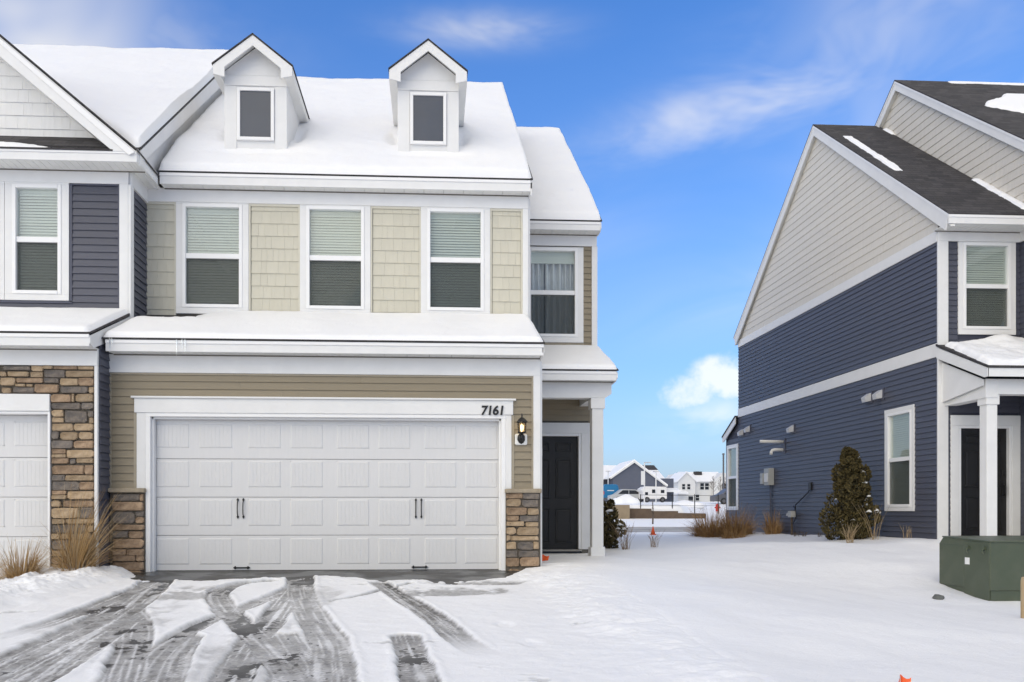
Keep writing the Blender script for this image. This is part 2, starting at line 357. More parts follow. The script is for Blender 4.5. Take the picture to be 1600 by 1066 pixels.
def shakes(parent, fr, u0, u1, z0, z1, m, e, single=True, lim=None, wmin=.075, wmax=.20):
    """staggered shingles; single: each its own object, else each course one joined part"""
    z = z0
    while z < z1 - .01:
        h = min(e, z1 - z); a, b = u0, u1; a2, b2 = a, b
        if lim: (a, b), (a2, b2) = lim(z), lim(z + h)
        if b - a < .05: break
        u = a; mb = MB(fr)
        while u < b - .005:
            w = random.uniform(wmin, wmax); q = min(u + w, b)
            if b - q < wmin * .6: q = b
            t = random.uniform(.017, .0215); g = .0009
            hl = h + .004; x0, x1 = u + g, q - g
            t0, t1 = max(x0, a2), min(x1, b2)
            if t1 - t0 < .002: t0 = t1 = min(max((x0 + x1) / 2, min(a2, b2)), max(a2, b2)); t1 = t0 + .002
            c = mb if not single else MB(fr)
            c.add([(x0, 0, z), (x1, 0, z), (x1, -t, z), (x0, -t, z), (t0, 0, z + hl), (t1, 0, z + hl), (t1, -.007, z + hl), (t0, -.007, z + hl)],
                  [(0, 1, 2, 3), (7, 6, 5, 4), (3, 2, 6, 7), (0, 4, 5, 1), (0, 3, 7, 4), (1, 5, 6, 2)])
            if single: c.build('shingle', m, parent)
            u = q
        if not single: mb.build('shingle_course', m, parent)
        z += e
def wall(parent, name, fr, u0, u1, z0, z1, holes, m, depth=.16):
    us = sorted({u0, u1, *[h[0] for h in holes], *[h[1] for h in holes]}); zs = sorted({z0, z1, *[h[2] for h in holes], *[h[3] for h in holes]})
    mb = MB(fr)
    for i in range(len(us) - 1):
        for j in range(len(zs) - 1):
            cu, cz = (us[i] + us[i + 1]) / 2, (zs[j] + zs[j + 1]) / 2
            if any(h[0] < cu < h[1] and h[2] < cz < h[3] for h in holes): continue
            mb.add([(us[i], .002, zs[j]), (us[i + 1], .002, zs[j]), (us[i + 1], .002, zs[j + 1]), (us[i], .002, zs[j + 1])], [(0, 1, 2, 3)])
    for a, b, c, d in holes:
        mb.add([(a, .002, c), (b, .002, c), (b, .002, d), (a, .002, d), (a, depth, c), (b, depth, c), (b, depth, d), (a, depth, d)], [(0, 4, 5, 1), (1, 5, 6, 2), (2, 6, 7, 3), (3, 7, 4, 0)])
    return mb.build(name, m, parent)
def window(parent, fr, u0, u1, z0, z1, cas=(.10, .10, .06, .10), cover='blind', name='window', cm='trim', rail=.5):
    """u0..u1, z0..z1: the vinyl frame's outer edge (also the opening in the wall); cas: casing widths left, right, top, bottom"""
    l, r, t, b = cas; mb = MB(fr); o = -.036
    if l: mb.box(u0 - l, u0, o, 0, z0, z1)
    if r: mb.box(u1, u1 + r, o, 0, z0, z1)
    if t: mb.box(u0 - l, u1 + r, o - .003, 0, z1, z1 + t)
    if b: mb.box(u0 - l, u1 + r, o - .003, 0, z0 - b, z0)
    w = mb.build(name, cm, parent, .003)
    f = .05; mb = MB(fr)
    mb.box(u0, u0 + f, -.045, .09, z0, z1).box(u1 - f, u1, -.045, .09, z0, z1).box(u0 + f, u1 - f, -.047, .09, z1 - f, z1).box(u0 + f, u1 - f, -.052, .09, z0, z0 + f)
    mb.build('frame', 'vinyl_white', w, .003)
    zm = z0 + (z1 - z0) * rail; h = .038
    MB(fr).box(u0 + f, u1 - f, -.026, .03, zm - h, zm + h).build('meeting_rail', 'vinyl_white', w, .003)
    MB(fr).box(u0 + f, u1 - f, .012, .018, zm + h, z1 - f).build('pane', 'glass', w)
    MB(fr).box(u0 + f, u1 - f, .026, .032, z0 + f, zm - h).build('pane', 'glass', w)
    MB(fr).box(u0 + f + .004, u1 - f - .004, -.004, -.002, z0 + f + .004, zm - h - .004).build('screen', 'screen', w)
    mb = MB(fr); a, c = u0 + f * .7, u1 - f * .7
    if cover == 'blind':
        n = int((z1 - z0 - .12) / .042); zt = z1 - f - .05
        for i in range(n):
            z = zt - .042 * (i + 1); tw = -.030 + random.uniform(-.002, .002)
            mb.add([(a, .075 + tw, z), (c, .075 + tw, z), (c, .058, z + .032), (a, .058, z + .032), (c, .062, z + .043), (a, .062, z + .043)], [(0, 1, 2, 3), (3, 2, 4, 5)])
        mb.box(a, c, .06, .10, zt + .004, z1 - f + .01)
        mb.build('blind', 'blind', w)
    else:
        MB(fr).box(a, c, .06, .10, z1 - f - .20, z1 - f + .01).build('shade', 'blind', w)
        for p, q in cover:
            pa, pc = u0 + (u1 - u0) * p, u0 + (u1 - u0) * q; n = 40; cv = MB(fr); vs = []
            for i in range(n + 1):
                x = pa + (pc - pa) * i / n; d = .13 + .05 * math.sin(i * .42 + p * 9) + .006 * math.sin(i * 1.7)
                vs += [(x, d, z0 + .02), (x, d, z1 - .1)]
            cv.add(vs, [(2 * i, 2 * i + 2, 2 * i + 3, 2 * i + 1) for i in range(n)]).build('curtain', 'curtain', w, smooth=True)
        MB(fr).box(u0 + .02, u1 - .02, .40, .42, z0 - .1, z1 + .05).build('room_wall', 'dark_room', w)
    return w
def stone(parent, fr, x0, x1, z0, z1, m, seed):
    rnd = random.Random(seed); cx, cz = (x0 + x1) / 2, (z0 + z1) / 2; hw, hh = (x1 - x0) / 2 - .003, (z1 - z0) / 2 - .003
    d = rnd.uniform(.022, .05); out = []; k = min(hw, hh) * .42
    for sx, sz in ((-1, -1), (1, -1), (1, 1), (-1, 1)):
        kx, kz = k * rnd.uniform(.3, 1.8), k * rnd.uniform(.3, 1.5); X, Z = sx * hw, sz * hh
        p, q = (X - sx * kx, Z + rnd.uniform(-.1, .05) * hh * sz), (X + rnd.uniform(-.05, .02) * hw * sx, Z - sz * kz)
        out += [q, p] if (sx * sz) < 0 and False else ([p, q] if sx * sz < 0 else [q, p])
        # keeps the outline running one way round
    out.sort(key=lambda p: math.atan2(p[1] / hh, p[0] / hw))
    n = len(out); mb = MB(fr); vs = []
    for s, w in ((1, 0), (1, -d * .55), (.93, -d * .92), (.62, -d)):
        for x, z in out:
            jz = rnd.uniform(-.004, .004) if s < 1 else 0
            ix = min(hw * (1 - s), .018) if s < 1 else 0
            sx = (abs(x) - min(abs(x), (hw * (1 - s) if s < .9 else ix))) * (1 if x > 0 else -1); sz = z * (s if s < .9 else max(s, 1 - .016 / hh))
            vs.append((cx + sx, w + jz, cz + sz))
    fs = [(r * n + i, r * n + (i + 1) % n, (r + 1) * n + (i + 1) % n, (r + 1) * n + i) for r in range(3) for i in range(n)] + [tuple(range(3 * n, 4 * n))]
    mb.add(vs, fs).build('stone', m, parent, smooth=False)
def stones(parent, fr, txt, base):
    for i, t in enumerate(txt.split()):
        a = t.split(','); x0, x1, z0, z1 = map(float, a[:4]); stone(parent, fr, x0 - .005, x1 + .005, z0 - .005, z1 + .005, 'stone_' + a[4], base + i)
def gable_roof(parent, name, x0, x1, ye, yr, yb, ze, pitch, t=.022, m='shingle'):
    """ridge along x; top surface runs from (ye, ze) to the ridge at yr and down to yb"""
    zr = ze + pitch * (yr - ye); zb = zr - pitch * (yb - yr)
    return MB().prism([(ye, ze), (yr, zr), (yb, zb), (yb, zb - t), (yr, zr - t * 1.3), (ye, ze - t)], 0, x0, x1).build(name, m, parent)
def eave(parent, x0, x1, yf, yw, ztop, zbot, name='fascia', caps=(1, 1)):
    """fascia board with drip strip at y = yf, soffit panels back to the wall at yw"""
    MB().box(x0, x1, yf, yf + .022, zbot, ztop).build(name, 'trim', parent, .003)
    MB().box(x0, x1, yf - .012, yf, ztop - .045, ztop).build('drip_edge', 'vinyl_white', parent, .002)
    MB().box(x0 + .01, x1 - .01, yw - .050, yw - .043, zbot - .006, zbot + .009).build('vent_shadow_line', 'sheathing', parent)  # dark strip painting in the shadow line of the vents above the frieze
    x = x0 + .002
    while x < x1 - .01:
        q = min(x + .30, x1 - .002); mb = MB(); r = .012
        for k in range(3):
            a, b = x + (q - x) * k / 3, x + (q - x) * (k + 1) / 3
            mb.box(a + .003, b - .003, yf + .023, yw, zbot + .010, zbot + .022)
        mb.box(x, q, yf + .023, yw, zbot + .016, zbot + .024); mb.build('soffit_panel', 'soffit', parent); x = q + .003
def snow_sheet(name, label, org, U, V, nu, nv, fn, group=None, drop=.012):
    """snow lying on a plane: org + u*U + v*V (u, v in metres along unit vectors); fn(u, v) gives its depth"""
    Lu, Lv = U[1], V[1]; U, V = np.array(U[0], float), np.array(V[0], float); org = np.array(org, float)
    u = np.linspace(0, Lu, nu + 1); v = np.linspace(0, Lv, nv + 1); uu, vv = np.meshgrid(u, v)
    t = fn(uu, vv); keep = t > .002; keep[0] = keep[-1] = False; keep[:, 0] = keep[:, -1] = False
    P = org + uu[..., None] * U + vv[..., None] * V
    n = np.cross(U, V); n /= np.linalg.norm(n); n = n * (1 if n[2] > 0 else -1); n = n * .55 + np.array((0, 0, .45))
    P = P + n * np.where(keep, t, -drop)[..., None]
    idx = np.arange((nu + 1) * (nv + 1)).reshape(nv + 1, nu + 1); k = keep[:-1, :-1] | keep[1:, :-1] | keep[:-1, 1:] | keep[1:, 1:]
    F = np.stack([idx[:-1, :-1][k], idx[:-1, 1:][k], idx[1:, 1:][k], idx[1:, :-1][k]], 1)
    used = np.unique(F); rem = np.full(idx.size, -1); rem[used] = np.arange(len(used))
    me = bpy.data.meshes.new(name); me.from_pydata(P.reshape(-1, 3)[used].tolist(), [], rem[F].tolist()); me.update()
    me.polygons.foreach_set('use_smooth', [True] * len(me.polygons))
    return tag(put(name, me, 'snow'), label, 'snow', group, 'stuff')
SL="""-5.55,-5.21,2.65,2.70,g -5.20,-5.05,2.64,2.71,t -5.04,-4.92,2.67,2.71,t -4.92,-4.62,2.67,2.71,b -4.61,-4.41,2.67,2.71,t -5.59,-5.51,2.57,2.63,t -5.50,-5.23,2.57,2.63,t -5.21,-5.05,2.56,2.63,t -5.04,-4.77,2.56,2.66,g -4.77,-4.41,2.57,2.65,t -5.59,-5.40,2.45,2.55,t -5.39,-5.05,2.49,2.55,b -5.04,-4.85,2.49,2.55,g -4.84,-4.61,2.46,2.55,t -4.61,-4.41,2.46,2.56,b -5.39,-5.27,2.44,2.47,t -5.26,-5.18,2.44,2.47,t -5.57,-5.45,2.35,2.42,t -5.43,-5.16,2.36,2.43,g -5.16,-4.85,2.36,2.47,b -4.83,-4.48,2.36,2.44,g -4.47,-4.41,2.36,2.44,t -4.95,-4.69,2.24,2.34,b -4.68,-4.65,2.24,2.35,t -4.64,-4.41,2.25,2.35,t -4.95,-4.57,2.15,2.23,g -4.56,-4.41,2.15,2.23,g -4.94,-4.79,2.05,2.14,t -4.78,-4.49,1.97,2.13,g -4.48,-4.41,2.05,2.13,g -4.46,-4.41,1.97,2.04,t -4.94,-4.79,1.98,2.04,t -4.94,-4.67,1.87,1.96,t -4.66,-4.41,1.87,1.96,t -4.94,-4.85,1.76,1.86,g -4.83,-4.61,1.75,1.85,t -4.60,-4.42,1.76,1.85,t -4.94,-4.67,1.64,1.74,g -4.66,-4.41,1.64,1.74,b -4.94,-4.76,1.57,1.63,b -4.94,-4.76,1.52,1.56,t -4.75,-4.41,1.52,1.62,t -4.94,-4.72,1.44,1.51,b -4.71,-4.64,1.44,1.50,g -4.63,-4.41,1.45,1.51,t -4.94,-4.53,1.30,1.42,b -4.52,-4.41,1.30,1.42,b -4.94,-4.77,1.22,1.29,g -4.77,-4.41,1.22,1.29,t -4.94,-4.59,1.10,1.21,g -4.59,-4.41,1.10,1.20,b -4.94,-4.76,1.04,1.09,b -4.94,-4.75,0.98,1.03,t -4.74,-4.41,0.98,1.08,t -4.94,-4.82,0.88,0.96,t -4.80,-4.41,0.88,0.96,b -4.94,-4.59,0.73,0.86,t -4.58,-4.41,0.73,0.87,g -4.94,-4.77,0.66,0.72,t -4.76,-4.41,0.66,0.72,t -4.94,-4.49,0.54,0.64,g -4.48,-4.41,0.55,0.63,t -4.94,-4.83,0.46,0.53,t -4.83,-4.43,0.46,0.53,t -4.94,-4.65,0.33,0.44,g -4.64,-4.41,0.33,0.45,b -4.94,-4.61,0.24,0.31,t -4.60,-4.41,0.24,0.31,b -4.94,-4.74,0.14,0.22,b -4.73,-4.41,0.14,0.22,t -4.94,-4.56,0.05,0.13,t -4.55,-4.41,0.05,0.13,g"""
SR="""1.01,1.24,1.00,1.07,b 1.24,1.47,0.99,1.07,g 1.02,1.22,0.89,0.99,t 1.23,1.46,0.88,0.98,g 1.02,1.30,0.77,0.87,b 1.31,1.46,0.77,0.86,t 1.02,1.19,0.69,0.76,b 1.20,1.46,0.68,0.76,g 1.02,1.26,0.62,0.68,t 1.28,1.46,0.61,0.67,t 1.02,1.15,0.50,0.60,t 1.16,1.46,0.49,0.60,t 1.02,1.07,0.42,0.49,t 1.07,1.46,0.42,0.48,t 1.02,1.15,0.30,0.40,t 1.17,1.39,0.29,0.40,g 1.39,1.46,0.30,0.40,t 1.01,1.17,0.19,0.28,g 1.18,1.46,0.19,0.28,g 1.01,1.19,0.06,0.18,b 1.20,1.47,0.06,0.19,b"""
SP="""-4.28,-3.92,0.96,1.05,g -3.92,-3.88,0.96,1.05,b -4.29,-3.88,0.83,0.95,b -4.28,-3.99,0.66,0.82,g -3.98,-3.87,0.75,0.82,g -3.98,-3.87,0.66,0.74,b -4.28,-3.87,0.57,0.64,b -4.28,-4.08,0.47,0.55,g -4.07,-3.88,0.46,0.55,b -4.28,-3.87,0.33,0.45,b -4.28,-4.10,0.23,0.31,b -4.09,-3.87,0.23,0.31,b -4.28,-3.98,0.15,0.23,b -3.97,-3.87,0.15,0.23,b -4.28,-3.87,0.03,0.14,b"""
PITCH = .785
def rnd_edge(d, r): return np.sqrt(np.clip(1 - (1 - np.clip(d / r, 0, 1)) ** 2, 0, 1))

# ---------------------------------------------------------------- garage doors and panelled doors, shared by the houses
def garage_door(parent, fr, u0, u1, z0, z1):
    W = u1 - u0; H = z1 - z0; w0 = .13
    d = MB(fr).box(u0, u1, w0 + .03, w0 + .05, z0, z1).build('garage_door', 'garage_paint', parent)
    zs = [0, .267, .517, .767, 1.0]
    for i in range(4):
        a, b = z0 + H * (1 - zs[i + 1]), z0 + H * (1 - zs[i]); MB(fr).box(u0, u1, w0, w0 + .03, a + .003, b - .003).build('door_section', 'garage_paint', d, .004)
    px = [.0055, .128, .267, .388, .522, .642, .777, .896]; pw = .0935
    py = [(.040, .196), (.280, .452), (.531, .705), (.785, .957)]
    for top, bot in py:
        for p in px:
            a, b = u0 + W * p, u0 + W * (p + pw); zt, zb = z1 - H * top, z1 - H * bot; mb = MB(fr); n = 8; e = .016; pr = .007
            xs = [a, a + e]; ws = [w0, w0 - pr]
            for k in range(1, n):
                x = a + e + (b - a - 2 * e) * k / n; xs += [x - .003, x, x + .003]; ws += [w0 - pr, w0 - pr + .0022, w0 - pr]
            xs += [b - e, b]; ws += [w0 - pr, w0]
            vs = []
            for x, w in zip(xs, ws): vs += [(x, w0, zb), (x, w, zb + e), (x, w, zt - e), (x, w0, zt)]
            fs = [(4 * k + j, 4 * k + 4 + j, 4 * k + 5 + j, 4 * k + 1 + j) for k in range(len(xs) - 1) for j in range(3)]
            mb.add(vs, fs).build('door_panel', 'garage_paint', d)
    mb = MB(fr).box(u0, u1, w0 - .004, w0 + .02, z0 - .008, z0 + .012).build('weather_seal', 'rubber', d)
    for cx in (.2455, .7595):
        for s in (-.008, .008):
            x = u0 + W * (cx + s); zt, zb = z1 - H * .535, z1 - H * .645
            mb = MB(fr); mb.tube([(x, w0 - .006, zt), (x, w0 - .035, zt - .04), (x, w0 - .042, (zt + zb) / 2), (x, w0 - .035, zb + .04), (x, w0 - .006, zb)], .008, 6)
            for zz, q in ((zt, 1), (zb, -1)): mb.prism([(x, zz + q * .028), (x + .016, zz), (x, zz - q * .02), (x - .016, zz)], 1, w0 - .016, w0)
            mb.build('handle', 'black_metal', d)
        x = u0 + W * (cx + .003); z = z0 + .045; mb = MB(fr).box(x - .085, x + .085, w0 - .02, w0, z - .009, z + .009)
        for q in (-1, 1): mb.prism([(x + q * .115, z), (x + q * .085, z + .024), (x + q * .065, z), (x + q * .085, z - .024)], 1, w0 - .018, w0)
        mb.build('step_plate', 'black_metal', d)
    return d
def entry_door(parent, fr, u0, u1, z0, z1, knob=None, cas=.155, head=.24):
    """dark six-panel door in a white frame and flat casing"""
    d = MB(fr).box(u0, u1, .05, .09, z0, z1).build('entry_door', 'door_black', parent, .002)
    W, H = u1 - u0, z1 - z0
    for a, b in ((.13, .44), (.56, .87)):
        for p, q in ((.055, .36), (.45, .80), (.865, .945)):
            x0, x1, za, zb = u0 + W * a, u0 + W * b, z0 + H * p, z0 + H * q; e = .028; mb = MB(fr)
            r = lambda i, w: [(x0 + i, w, za + i), (x1 - i, w, za + i), (x1 - i, w, zb - i), (x0 + i, w, zb - i)]
            vs = r(0, .05) + r(.004, .040) + r(.016, .040) + r(.022, .052) + r(.045, .046)
            fs = [(4 * k + i, 4 * k + (i + 1) % 4, 4 * k + 4 + (i + 1) % 4, 4 * k + 4 + i) for k in range(4) for i in range(4)] + [(16, 17, 18, 19)]
            mb.add(vs, fs).build('door_panel', 'door_black', d)
    mb = MB(fr); g = .05
    mb.box(u0 - g, u0 - .003, -.03, .12, z0, z1 + g).box(u1 + .003, u1 + g, -.03, .12, z0, z1 + g).box(u0 - .003, u1 + .003, -.03, .12, z1 + .004, z1 + g)
    mb.build('frame', 'vinyl_white', d, .006)
    mb = MB(fr).box(u0 - g - cas, u0 - g, -.04, 0, z0, z1 + g).box(u1 + g, u1 + g + cas, -.04, 0, z0, z1 + g).box(u0 - g - cas, u1 + g + cas, -.043, 0, z1 + g, z1 + g + head - .05)
    mb.build('casing', 'trim', d, .004)
    MB(fr).box(u0 - .06, u1 + .06, -.07, .1, z0 - .035, z0 - .004).build('threshold', 'concrete', d, .003)
    if knob:
        x = u0 + W * knob
        MB(fr).box(x - .03, x + .03, .025, .05, z0 + 1.10, z0 + 1.21).build('lock_pad', 'black_metal', d, .006)
        mb = MB(fr).box(x - .03, x + .03, .03, .05, z0 + .70, z0 + .98); mb.tube([(x, .03, z0 + .93), (x, -.02, z0 + .90), (x, -.02, z0 + .78), (x, .03, z0 + .74)], .012, 8); mb.build('door_pull', 'black_metal', d)
    return d
def porch_column(parent, xa, xb, y0, zb, zt):
    mb = MB().box(xa, xb, y0, y0 + (xb - xa), zb, zt); o = mb.build('column', 'trim', parent, .006); w = xb - xa
    MB().box(xa - .024, xb + .024, y0 - .024, y0 + w + .024, zt - .17, zt).build('capital', 'trim', o, .006)
    MB().box(xa - .024, xb + .024, y0 - .024, y0 + w + .024, zb, zb + .21).build('base', 'trim', o, .006)
    return o

# ================================================================ the beige townhouse in the middle
A_ = thing('townhouse', 'beige and taupe townhouse with white double garage door numbered 7161 and two dormers', 'townhouse', (-1.4, 11.3, 0), 'townhouses around the snowy yard')
XL, XR = -4.35, 1.49; YG, YU, YE = 11.3, 12.72, 14.52
# garage storey
f = FR('-y', YG); door_hole = (-3.862, 1.01, -.1, 2.125)
w = wall(A_, 'garage_wall', f, XL, XR, -.3, 3.0, [door_hole], 'sheathing', .3)
siding(w, f, XL + .03, XR - .1, 1.128, 2.69, 'taupe', [(-4.0, 1.11, 0, 2.34)])
MB(f).box(XL + .0, XL + .032, -.03, 0, 1.13, 2.69).box(XL, XR - .097, -.028, 0, 2.665, 2.688).box(XR - .122, XR - .098, -.03, 0, 1.13, 2.664).each('corner_trim', 'taupe_trim', w)
MB(f).box(-4.02, -3.982, -.026, 0, 1.13, 2.15).box(1.09, 1.128, -.026, 0, 1.13, 2.15).each('trim_channel', 'taupe_trim', w)
MB(f).box(XL, XR, -.042, 0, 2.69, 2.935).build('frieze_board', 'trim', w, .004)
MB(f).box(XR - .097, XR + .0, -.044, 0, 1.13, 2.69).build('corner_board', 'trim', w, .004)
g = MB(f).box(-3.98, -3.862, -.034, 0, 1.13, 2.149).box(1.01, 1.09, -.034, 0, 1.13, 2.149).box(-4.008, 1.112, -.048, 0, 2.15, 2.345)
g = g.box(-4.045, 1.15, -.075, 0, 2.345, 2.372).build('garage_trim', 'trim', A_, .004)
mb = MB(f); mb.box(-3.862, -3.80, -.036, .25, 0, 2.10).box(.95, 1.01, -.036, .25, 0, 2.10).box(-3.862, 1.01, -.036, .25, 2.10, 2.15)
mb.box(-3.80, -3.772, .03, .12, 0, 2.10).box(.922, .95, .03, .12, 0, 2.10).box(-3.80, .95, .03, .12, 2.075, 2.10); mb.build('jamb', 'vinyl_white', g, .004)
garage_door(A_, f, -3.80, .95, .0, 2.10)
for xa, xb, txt, sd_ in ((-4.318, -3.863, SP, 300), (1.008, 1.488, SR, 340)):
    p = MB().box(xa, xb, YG - .055, YG + .02, -.25, 1.07).build('stone_pier', 'mortar', A_)
    stones(p, FR('-y', YG - .055), txt, sd_)
    for k in range(2): stone(p, FR('-y', YG - .055), xa + .01 + k * .22, xa + .21 + k * .235, -.12, .03, 'stone_b', sd_ + 60 + k)
    MB().box(xa - .012, xb + .012, YG - .115, YG + .0, 1.072, 1.13).build('pier_cap', 'stone_cap', p, .008)
f2 = FR('+x', XR)
ws = wall(A_, 'side_wall', f2, YG, YE, -.3, 3.0, [], 'sheathing'); siding(ws, f2, YG + .1, YE - .03, .05, 2.9, 'taupe')
MB(f2).box(YG, YG + .1, -.03, 0, -.2, 2.9).build('corner_board', 'trim', ws, .004)
ws = wall(A_, 'upper_side_wall', f2, YU, YE, 3.0, 6.0, [], 'sheathing'); siding(ws, f2, YU + .1, YE - .03, 3.75, 5.8, 'taupe')
MB(f2).box(YU, YU + .1, -.03, 0, 3.6, 5.7).build('corner_board', 'trim', ws, .004)
# upper storey
f = FR('-y', YU); wz0, wz1 = 3.925, 5.505
wins = [(-3.80, -2.90), (-1.933, -1.048), (-.083, .798)]
holes = [(a, b, wz0, wz1) for a, b in wins]
w = wall(A_, 'upper_wall', f, XL, XR, 3.2, 5.9, holes, 'sheathing')
pan = [(-4.36, -3.896), (-2.804, -2.029), (-.952, -.179), (.894, 1.401)]
for i, (a, b) in enumerate(pan):
    if i: a += .03
    shakes(w, f, a + (.006 if i else 0), b - .03, 3.70, 5.485, 'beige', .191)
    mb = MB(f).box(b - .028, b, -.027, 0, 3.70, 5.525)
    if i: mb.box(a - .03, a - .002, -.027, 0, 3.70, 5.525)
    mb.box(a, b - .028, -.026, 0, 5.488, 5.525); mb.each('shingle_trim', 'beige_trim', w)
for i, (a, b) in enumerate(wins): window(A_, f, a, b, wz0, wz1, (.095, .095, .018, .095))
MB(f).box(XL, XR, -.042, 0, 5.525, 5.735).build('frieze_board', 'trim', w, .004)
MB(f).box(XR - .088, XR, -.044, 0, 3.55, 5.524).build('corner_board', 'trim', w, .004)
# main roof
rf = gable_roof(A_, 'roof', -4.10, 1.535, 12.46, 17.45, 22.44, 5.905, PITCH)
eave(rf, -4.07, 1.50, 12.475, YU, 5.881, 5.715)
MB().prism([(12.475, 5.868), (12.72, 6.06), (12.72, 5.715), (12.60, 5.715), (12.475, 5.76)], 0, 1.497, 1.52).build('eave_return', 'trim', rf)
MB().prism([(12.475, 5.85), (17.45, 5.85 + PITCH * 4.975), (17.45, 5.65 + PITCH * 4.975), (12.475, 5.65)], 0, 1.50, 1.52).build('rake_board', 'trim', rf)
MB().prism([(YU, 5.7), (YU, 6.05), (17.45, 9.75), (22.1, 6.05), (22.1, 5.7)], 0, 1.47, 1.492).build('gable_wall', 'taupe', A_)
MB().box(-4.30, 2.9, 22.1, 22.2, -.2, 5.85).build('rear_wall', 'taupe', A_)
# dormers
def dormer(cx):
    hw = .485; yf = 13.05; zt = 7.66; d = MB().prism([(cx - hw, 6.2), (cx + hw, 6.2), (cx + hw, zt + .055), (cx, zt + .055 + hw * .79), (cx - hw, zt + .055)], 1, yf, 15.6).build('dormer', 'trim', A_)
    fr = FR('-y', yf); zd = 7.72; ov = .62
    ze = zd - ov * .0; zr = ze + ov * .775
    MB().prism([(cx - ov, ze), (cx, zr), (cx + ov, ze), (cx + ov, ze - .018), (cx, zr - .022), (cx - ov, ze - .018)], 1, 12.80, 16.4).build('dormer_roof', 'shingle', d)
    mb = MB(); t0, t1 = .022, .185
    mb.prism([(cx - ov + .015, ze - t0), (cx, zr - t0 - .004), (cx, zr - t1), (cx - ov + .19, ze - t1 + .14), (cx - ov + .19, ze - .20), (cx - ov + .02, ze - .16)], 1, 12.815, 12.835)
    mb.prism([(cx + ov - .015, ze - t0), (cx, zr - t0 - .004), (cx, zr - t1), (cx + ov - .19, ze - t1 + .14), (cx + ov - .19, ze - .20), (cx + ov - .02, ze - .16)], 1, 12.815, 12.835)
    mb.each('rake_board', 'trim', d)
    for s in (-1, 1):
        MB().prism([(cx + s * hw, ze - .05), (cx + s * ov - s * .01, ze - .04), (cx + s * ov - s * .01, ze - .155), (cx + s * hw, ze - .195)], 1, 12.837, 15.4).build('dormer_soffit', 'soffit', d)
    for s in (-1, 1): MB().prism([(cx + s * (ov - .03), ze - .055), (cx, zr - .06), (cx, zr - .075), (cx + s * (ov - .03), ze - .07)], 1, 12.836, 13.06).build('gable_soffit', 'trim', d)
    MB(fr).box(cx - hw, cx + hw, -.02, 0, 7.50, 7.66).build('frieze_board', 'trim', d, .003)
    MB(fr).box(cx - hw, cx - .295, -.014, 0, 6.35, 7.497).box(cx + .295, cx + hw, -.014, 0, 6.35, 7.497).each('corner_board', 'trim', d, .003)
    MB(fr).prism([(cx - hw, 7.664), (cx + hw, 7.664), (cx + hw, 7.715), (cx, 7.715 + hw * .79), (cx - hw, 7.715)], 1, -.012, 0).build('gable_panel', 'trim', d)
    a, b, c, e = cx - .288, cx + .288, 6.64, 7.465; g = .05
    MB(fr).box(a, a + g, -.04, 0, c, e).box(b - g, b, -.04, 0, c, e).box(a + g, b - g, -.042, 0, e - g, e).box(a + g, b - g, -.045, 0, c, c + g).build('window_frame', 'vinyl_white', d, .003)
    MB(fr).box(a + g, b - g, -.018, -.006, c + g, e - g).build('window_pane', 'dormer_pane', d)
dormer(-2.772); dormer(-.066)
# pent roof over the garage
pr = MB().prism([(10.98, 3.10), (YU, 3.10 + .41 * (YU - 10.98)), (YU, 3.05 + .41 * (YU - 10.98)), (10.98, 3.078)], 0, XL + .02, 1.515).build('pent_roof', 'shingle', A_)
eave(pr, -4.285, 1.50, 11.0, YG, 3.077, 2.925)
MB().prism([(11.0, 3.06), (YU, 3.04 + .41 * (YU - 11.0)), (YU, 2.9), (11.12, 2.925), (11.0, 2.965)], 0, 1.484, 1.508).build('rake_board', 'trim', pr)
# entry bay
f = FR('-y', YE)
w = wall(A_, 'entry_wall', f, XR - .1, 2.93, -.3, 5.9, [(1.70, 2.585, 3.925, 5.505), (1.63, 2.66, -.1, 2.22)], 'sheathing')
siding(w, f, 1.5, 2.84, 2.43, 2.95, 'taupe'); siding(w, f, 2.69, 2.84, 3.62, 5.54, 'taupe'); siding(w, f, 2.78, 2.86, .1, 2.43, 'taupe')
window(A_, f, 1.70, 2.585, 3.925, 5.505, (.095, .105, .018, .10), [(.03, .33), (.36, .72), (.70, .98)])
MB(f).box(1.5, 2.70, -.02, 0, 3.70, 3.83).each('trim_channel', 'taupe_trim', w)
MB(f).box(XR, 2.93, -.042, 0, 5.545, 5.77).build('frieze_board', 'trim', w, .004)
MB(f).box(2.838, 2.94, -.044, 0, 3.5, 5.544).build('corner_board', 'trim', w, .004)
entry_door(A_, f, 1.69, 2.60, .14, 2.155)
MB().box(1.5, 2.9, 13.2, 14.5, -.2, .07).build('porch_slab', 'concrete', A_, .01)
f3 = FR('+x', 2.93); ws = wall(A_, 'end_wall', f3, YE, 23.0, -.3, 5.9, [], 'sheathing'); siding(ws, f3, YE + .1, 22.9, .2, 5.7, 'taupe')
er = gable_roof(A_, 'entry_roof', 1.40, 2.965, 14.19, 18.75, 23.3, 5.905, PITCH)
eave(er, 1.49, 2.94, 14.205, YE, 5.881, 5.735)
MB().prism([(14.205, 5.868), (14.52, 6.10), (14.52, 5.735), (14.30, 5.735), (14.205, 5.78)], 0, 2.935, 2.955).build('eave_return', 'trim', er)
MB().prism([(YE, 5.7), (YE, 6.1), (18.75, 9.4), (23.0, 6.1), (23.0, 5.7)], 0, 2.90, 2.93).build('gable_wall', 'taupe', A_)
